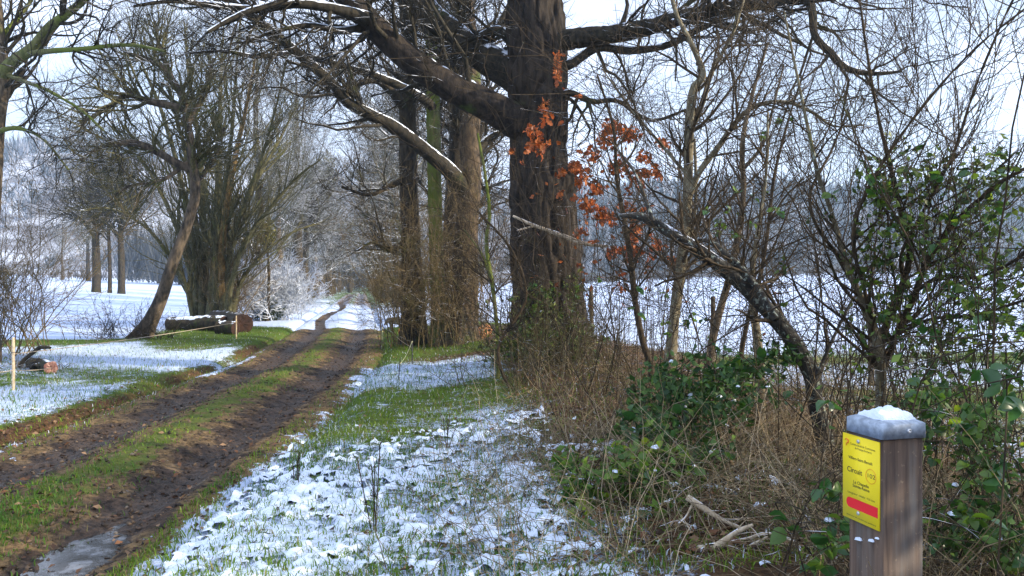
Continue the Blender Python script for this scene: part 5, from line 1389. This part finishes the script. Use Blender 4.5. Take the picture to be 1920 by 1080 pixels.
# the sign on the left face, a little wider than the post
SIGN_H = (1002 - 835) / F * 1.93; sw_ = hs - .001
zb_, zt_ = ztop - .012 - SIGN_H, ztop - .012
def sgn(u, z, d): q = cen2 + dl * u - dr * (hs + d); return np.array([q[0], q[1], z])
ul, ur = hs + .018, -hs + .006
M_SIGN = plain_mat('yellow_sign', (.80, .62, .012), .45, .06, 6)
M_RED = plain_mat('red_print', (.66, .012, .02), .45, .05, 6)
M_INK = plain_mat('black_print', (.045, .04, .02), .5, .05, 6)
M_ORANGE = plain_mat('orange_print', (.75, .22, .02), .5, .05, 6)
V = []; th_ = .004
o = [(ur, zb_), (ul, zb_), (ul, zt_), (ur, zt_)]
for d in (.0005, th_): V += [sgn(a, b_, d) for a, b_ in o]
sign = Geo().add(V, f4=[(4, 7, 6, 5), (0, 1, 2, 3), (0, 4, 5, 1), (1, 5, 6, 2), (2, 6, 7, 3), (3, 7, 4, 0)]).build('sign', M_SIGN, post, smooth=False)
def sflat(poly, m, name, d):
    V = [sgn(a, b_, d) for a, b_ in poly]; n = len(V); c = np.mean(V, 0)
    return Geo().add(np.vstack([V, c]), f3=[(i, (i + 1) % n, n) for i in range(n)]).build(name, m, sign, base=tuple(post['_b']), smooth=False)
SW = ul - ur; um = (ul + ur) / 2
def sp(fx, fy): return (ul - fx * SW, zt_ - fy * SIGN_H)     # fx to the right, fy downwards
ar = [sp(*q) for q in ((.10, .765), (.13, .735), (.98, .735), (.98, .865), (.13, .865), (.10, .835))]
ar = [sp(.97, .742), sp(.97, .862)] + [sp(.20 - .09 * math.cos(x), .802 - .06 * math.sin(x)) for x in np.linspace(-math.pi / 2, math.pi / 2, 9)]
sflat(ar, M_RED, 'red_band', th_ + .0008)
def text(s, fx, fy, hfrac, m=M_INK, wfrac=None, bold=0.0):
    cu = bpy.data.curves.new('lettering', 'FONT'); cu.body = s; cu.align_x = 'CENTER'; cu.align_y = 'CENTER'; cu.size = 1.0; cu.offset = bold
    to = bpy.data.objects.new('lettering', cu); C.objects.link(to)
    dg = bpy.context.evaluated_depsgraph_get(); me = bpy.data.meshes.new_from_object(to.evaluated_get(dg))
    bpy.data.objects.remove(to)
    k = len(me.vertices); co = np.empty(k * 3, np.float32); me.vertices.foreach_get('co', co); co = co.reshape(-1, 3)
    w0 = co[:, 0].max() - co[:, 0].min(); sy = hfrac * SIGN_H; sx = sy if wfrac is None else wfrac * SW / w0
    u0, z0 = sp(fx, fy)
    out = np.stack([sgn(u0 - x * sx, z0 + y * sy, th_ + .0006) for x, y, _ in co]) - np.asarray(post['_b'])
    me.vertices.foreach_set('co', out.astype(np.float32).ravel()); me.update()
    me.materials.clear(); me.materials.append(m)
    o = bpy.data.objects.new('lettering', me); C.objects.link(o); o.parent = sign
text('Communauté de Communes', .56, .105, .038, wfrac=.68)
text('de Puisaye-Forterre', .58, .145, .036, wfrac=.46)
text('Villiers-Saint-Benoît', .50, .27, .048, wfrac=.66, bold=.01)
text('Circuit', .34, .415, .085, wfrac=.42, bold=.012)
text('102', .79, .415, .070, wfrac=.20)
text('La Chapelle', .52, .545, .05, wfrac=.42, bold=.01)
text('Sainte-Reine', .52, .59, .05, wfrac=.46, bold=.01)
text('Longueur totale : 9,5 km', .52, .685, .034, wfrac=.74)
text('Itinéraire de randonnée pédestre', .52, .955, .024, wfrac=.80)
# ring round the number, the little orange mark
rg = np.stack([sgn(*[sp(.79 + .135 * math.cos(a), .415 + .135 * SW / SIGN_H * math.sin(a))[i] for i in (0, 1)], th_ + .001) for a in np.linspace(0, 2 * math.pi, 33)])[None]
v, f = tube_arrays(rg, np.full((1, 33), .0006), 4); Geo().add(v, f4=f).build('number_ring', M_ORANGE, sign, base=tuple(post['_b']))
mk = np.stack([sgn(*sp(x, y), th_ + .0008) for x, y in ((.07, .075), (.11, .06), (.17, .075), (.16, .10), (.11, .115), (.10, .145))])[None]
v, f = tube_arrays(mk, np.array([[.0012, .0018, .0022, .0022, .0016, .0010]]), 5); Geo().add(v, f4=f).build('orange_mark', M_ORANGE, sign, base=tuple(post['_b']))
sb = tuple(post['_b'])
for fy in (.055, .895): 
    u0, z0 = sp(.45, fy); c0 = sgn(u0, z0, th_)
    nrm = nl3; s1_ = norm(np.cross(nrm, [0, 0, 1])); s2_ = np.cross(nrm, s1_); k = 12; a = np.arange(k) * 2 * math.pi / k
    V = []
    for rr, d in ((.0055, 0), (.0055, .002), (.004, .004), (.002, .0045)): V += [c0 + nrm * d + rr * (math.cos(x) * s1_ + math.sin(x) * s2_) for x in a]
    V.append(c0 + nrm * .0042)
    Geo().add(V, f4=[(j * k + i, j * k + (i + 1) % k, (j + 1) * k + (i + 1) % k, (j + 1) * k + i) for j in range(3) for i in range(k)], f3=[(3 * k + i, 3 * k + (i + 1) % k, 4 * k) for i in range(k)]).build('screw', M_SCREW, sign, base=sb)
for u0, z0, s in ((-.028, zb_ - .035, .010), (-.048, zb_ - .022, .007), (.02, zb_ - .047, .012)):
    o = bpy.data.objects.new('snow_clump', SL[0]); C.objects.link(o); o.parent = post
    p = sgn(u0, z0, .0) - np.asarray(post['_b']); o.location = tuple(p); o.scale = (s, s, s)

# ------------------------------------------------------------------ hedge carried on beside the camera, out of view, added to shade the foreground
for x, y, h, lab in ((5.9, 3.0, 5.0, 'dense unseen hedge bush added for shade beyond the right edge next to the bramble'), (5.4, .6, 4.6, 'dense unseen hedge bush added for shade beside the path to the right of the viewpoint'), (5.4, -2.2, 4.0, 'last dense unseen hedge bush added for shade behind the viewpoint')):
    B = np.array([x, y, gz1(x, y)]); t = thing('shade_hedge_bush', lab, 'bush', B, 'unseen hedge bushes added for shade beyond the frame')
    n = 26; b0 = B + np.stack([rng.normal(size=n) * .5, rng.normal(size=n) * .5, np.full(n, -.05)], -1)
    d = norm(np.stack([rng.normal(size=n) * .3, rng.normal(size=n) * .3, np.ones(n)], -1)); pts = [b0]
    for k in range(7):
        d = norm(d + .12 * rng.normal(size=(n, 3))); pts.append(pts[-1] + d * h / 7.5)
    P_ = np.stack(pts, 1); Q_ = .012 * np.ones((n, 1)) * (1 - .7 * np.linspace(0, 1, 8))[None]
    v, f = tube_arrays(P_, Q_, 4); g = Geo().add(v, f4=f)
    P2, R2 = sprout(P_, Q_, 260, 1.0, (25, 65), (.1, 1), 5, .2, .02, .6, .004, .006, .4); v, f = tube_arrays(P2, R2, 3); g.add(v, f4=f)
    g.build('stems', M_SHOOT, t, kind='stuff')
    leaf_cloud('foliage', t, B + np.array([0, 0, h * .48]), (1.6, 1.5, h * .46), 2300 if y > 2 else 4200, .07, (.02, .06, .018), (.08, .13, .025))

# ------------------------------------------------------------------ thin winter haze
hz = bpy.data.materials.new('haze'); hz.use_nodes = True
nt = hz.node_tree; nt.nodes.clear()
ou = nt.nodes.new('ShaderNodeOutputMaterial'); pv = nt.nodes.new('ShaderNodeVolumePrincipled')
pv.inputs['Color'].default_value = (.50, .72, 1.0, 1); pv.inputs['Density'].default_value = 0.00055; pv.inputs['Anisotropy'].default_value = 0.2
nt.links.new(pv.outputs[0], ou.inputs['Volume'])
X0, X1, Y0, Y1, Z0, Z1 = -1450, 1450, -60, 1500, -8, 128
V = [(x, y, z) for z in (Z0, Z1) for x, y in ((X0, Y0), (X1, Y0), (X1, Y1), (X0, Y1))]
ho = Geo().add(V, f4=[(0, 3, 2, 1), (4, 5, 6, 7), (0, 1, 5, 4), (1, 2, 6, 5), (2, 3, 7, 6), (3, 0, 4, 7)]).build('haze', hz, smooth=False)
tag(ho, 'thin bluish winter haze over the whole valley', 'haze', kind='stuff')
tri = sum(len(m.loops) - 2 * len(m.polygons) for m in bpy.data.meshes)
print('TRIANGLES', tri, 'OBJECTS', len(bpy.data.objects))
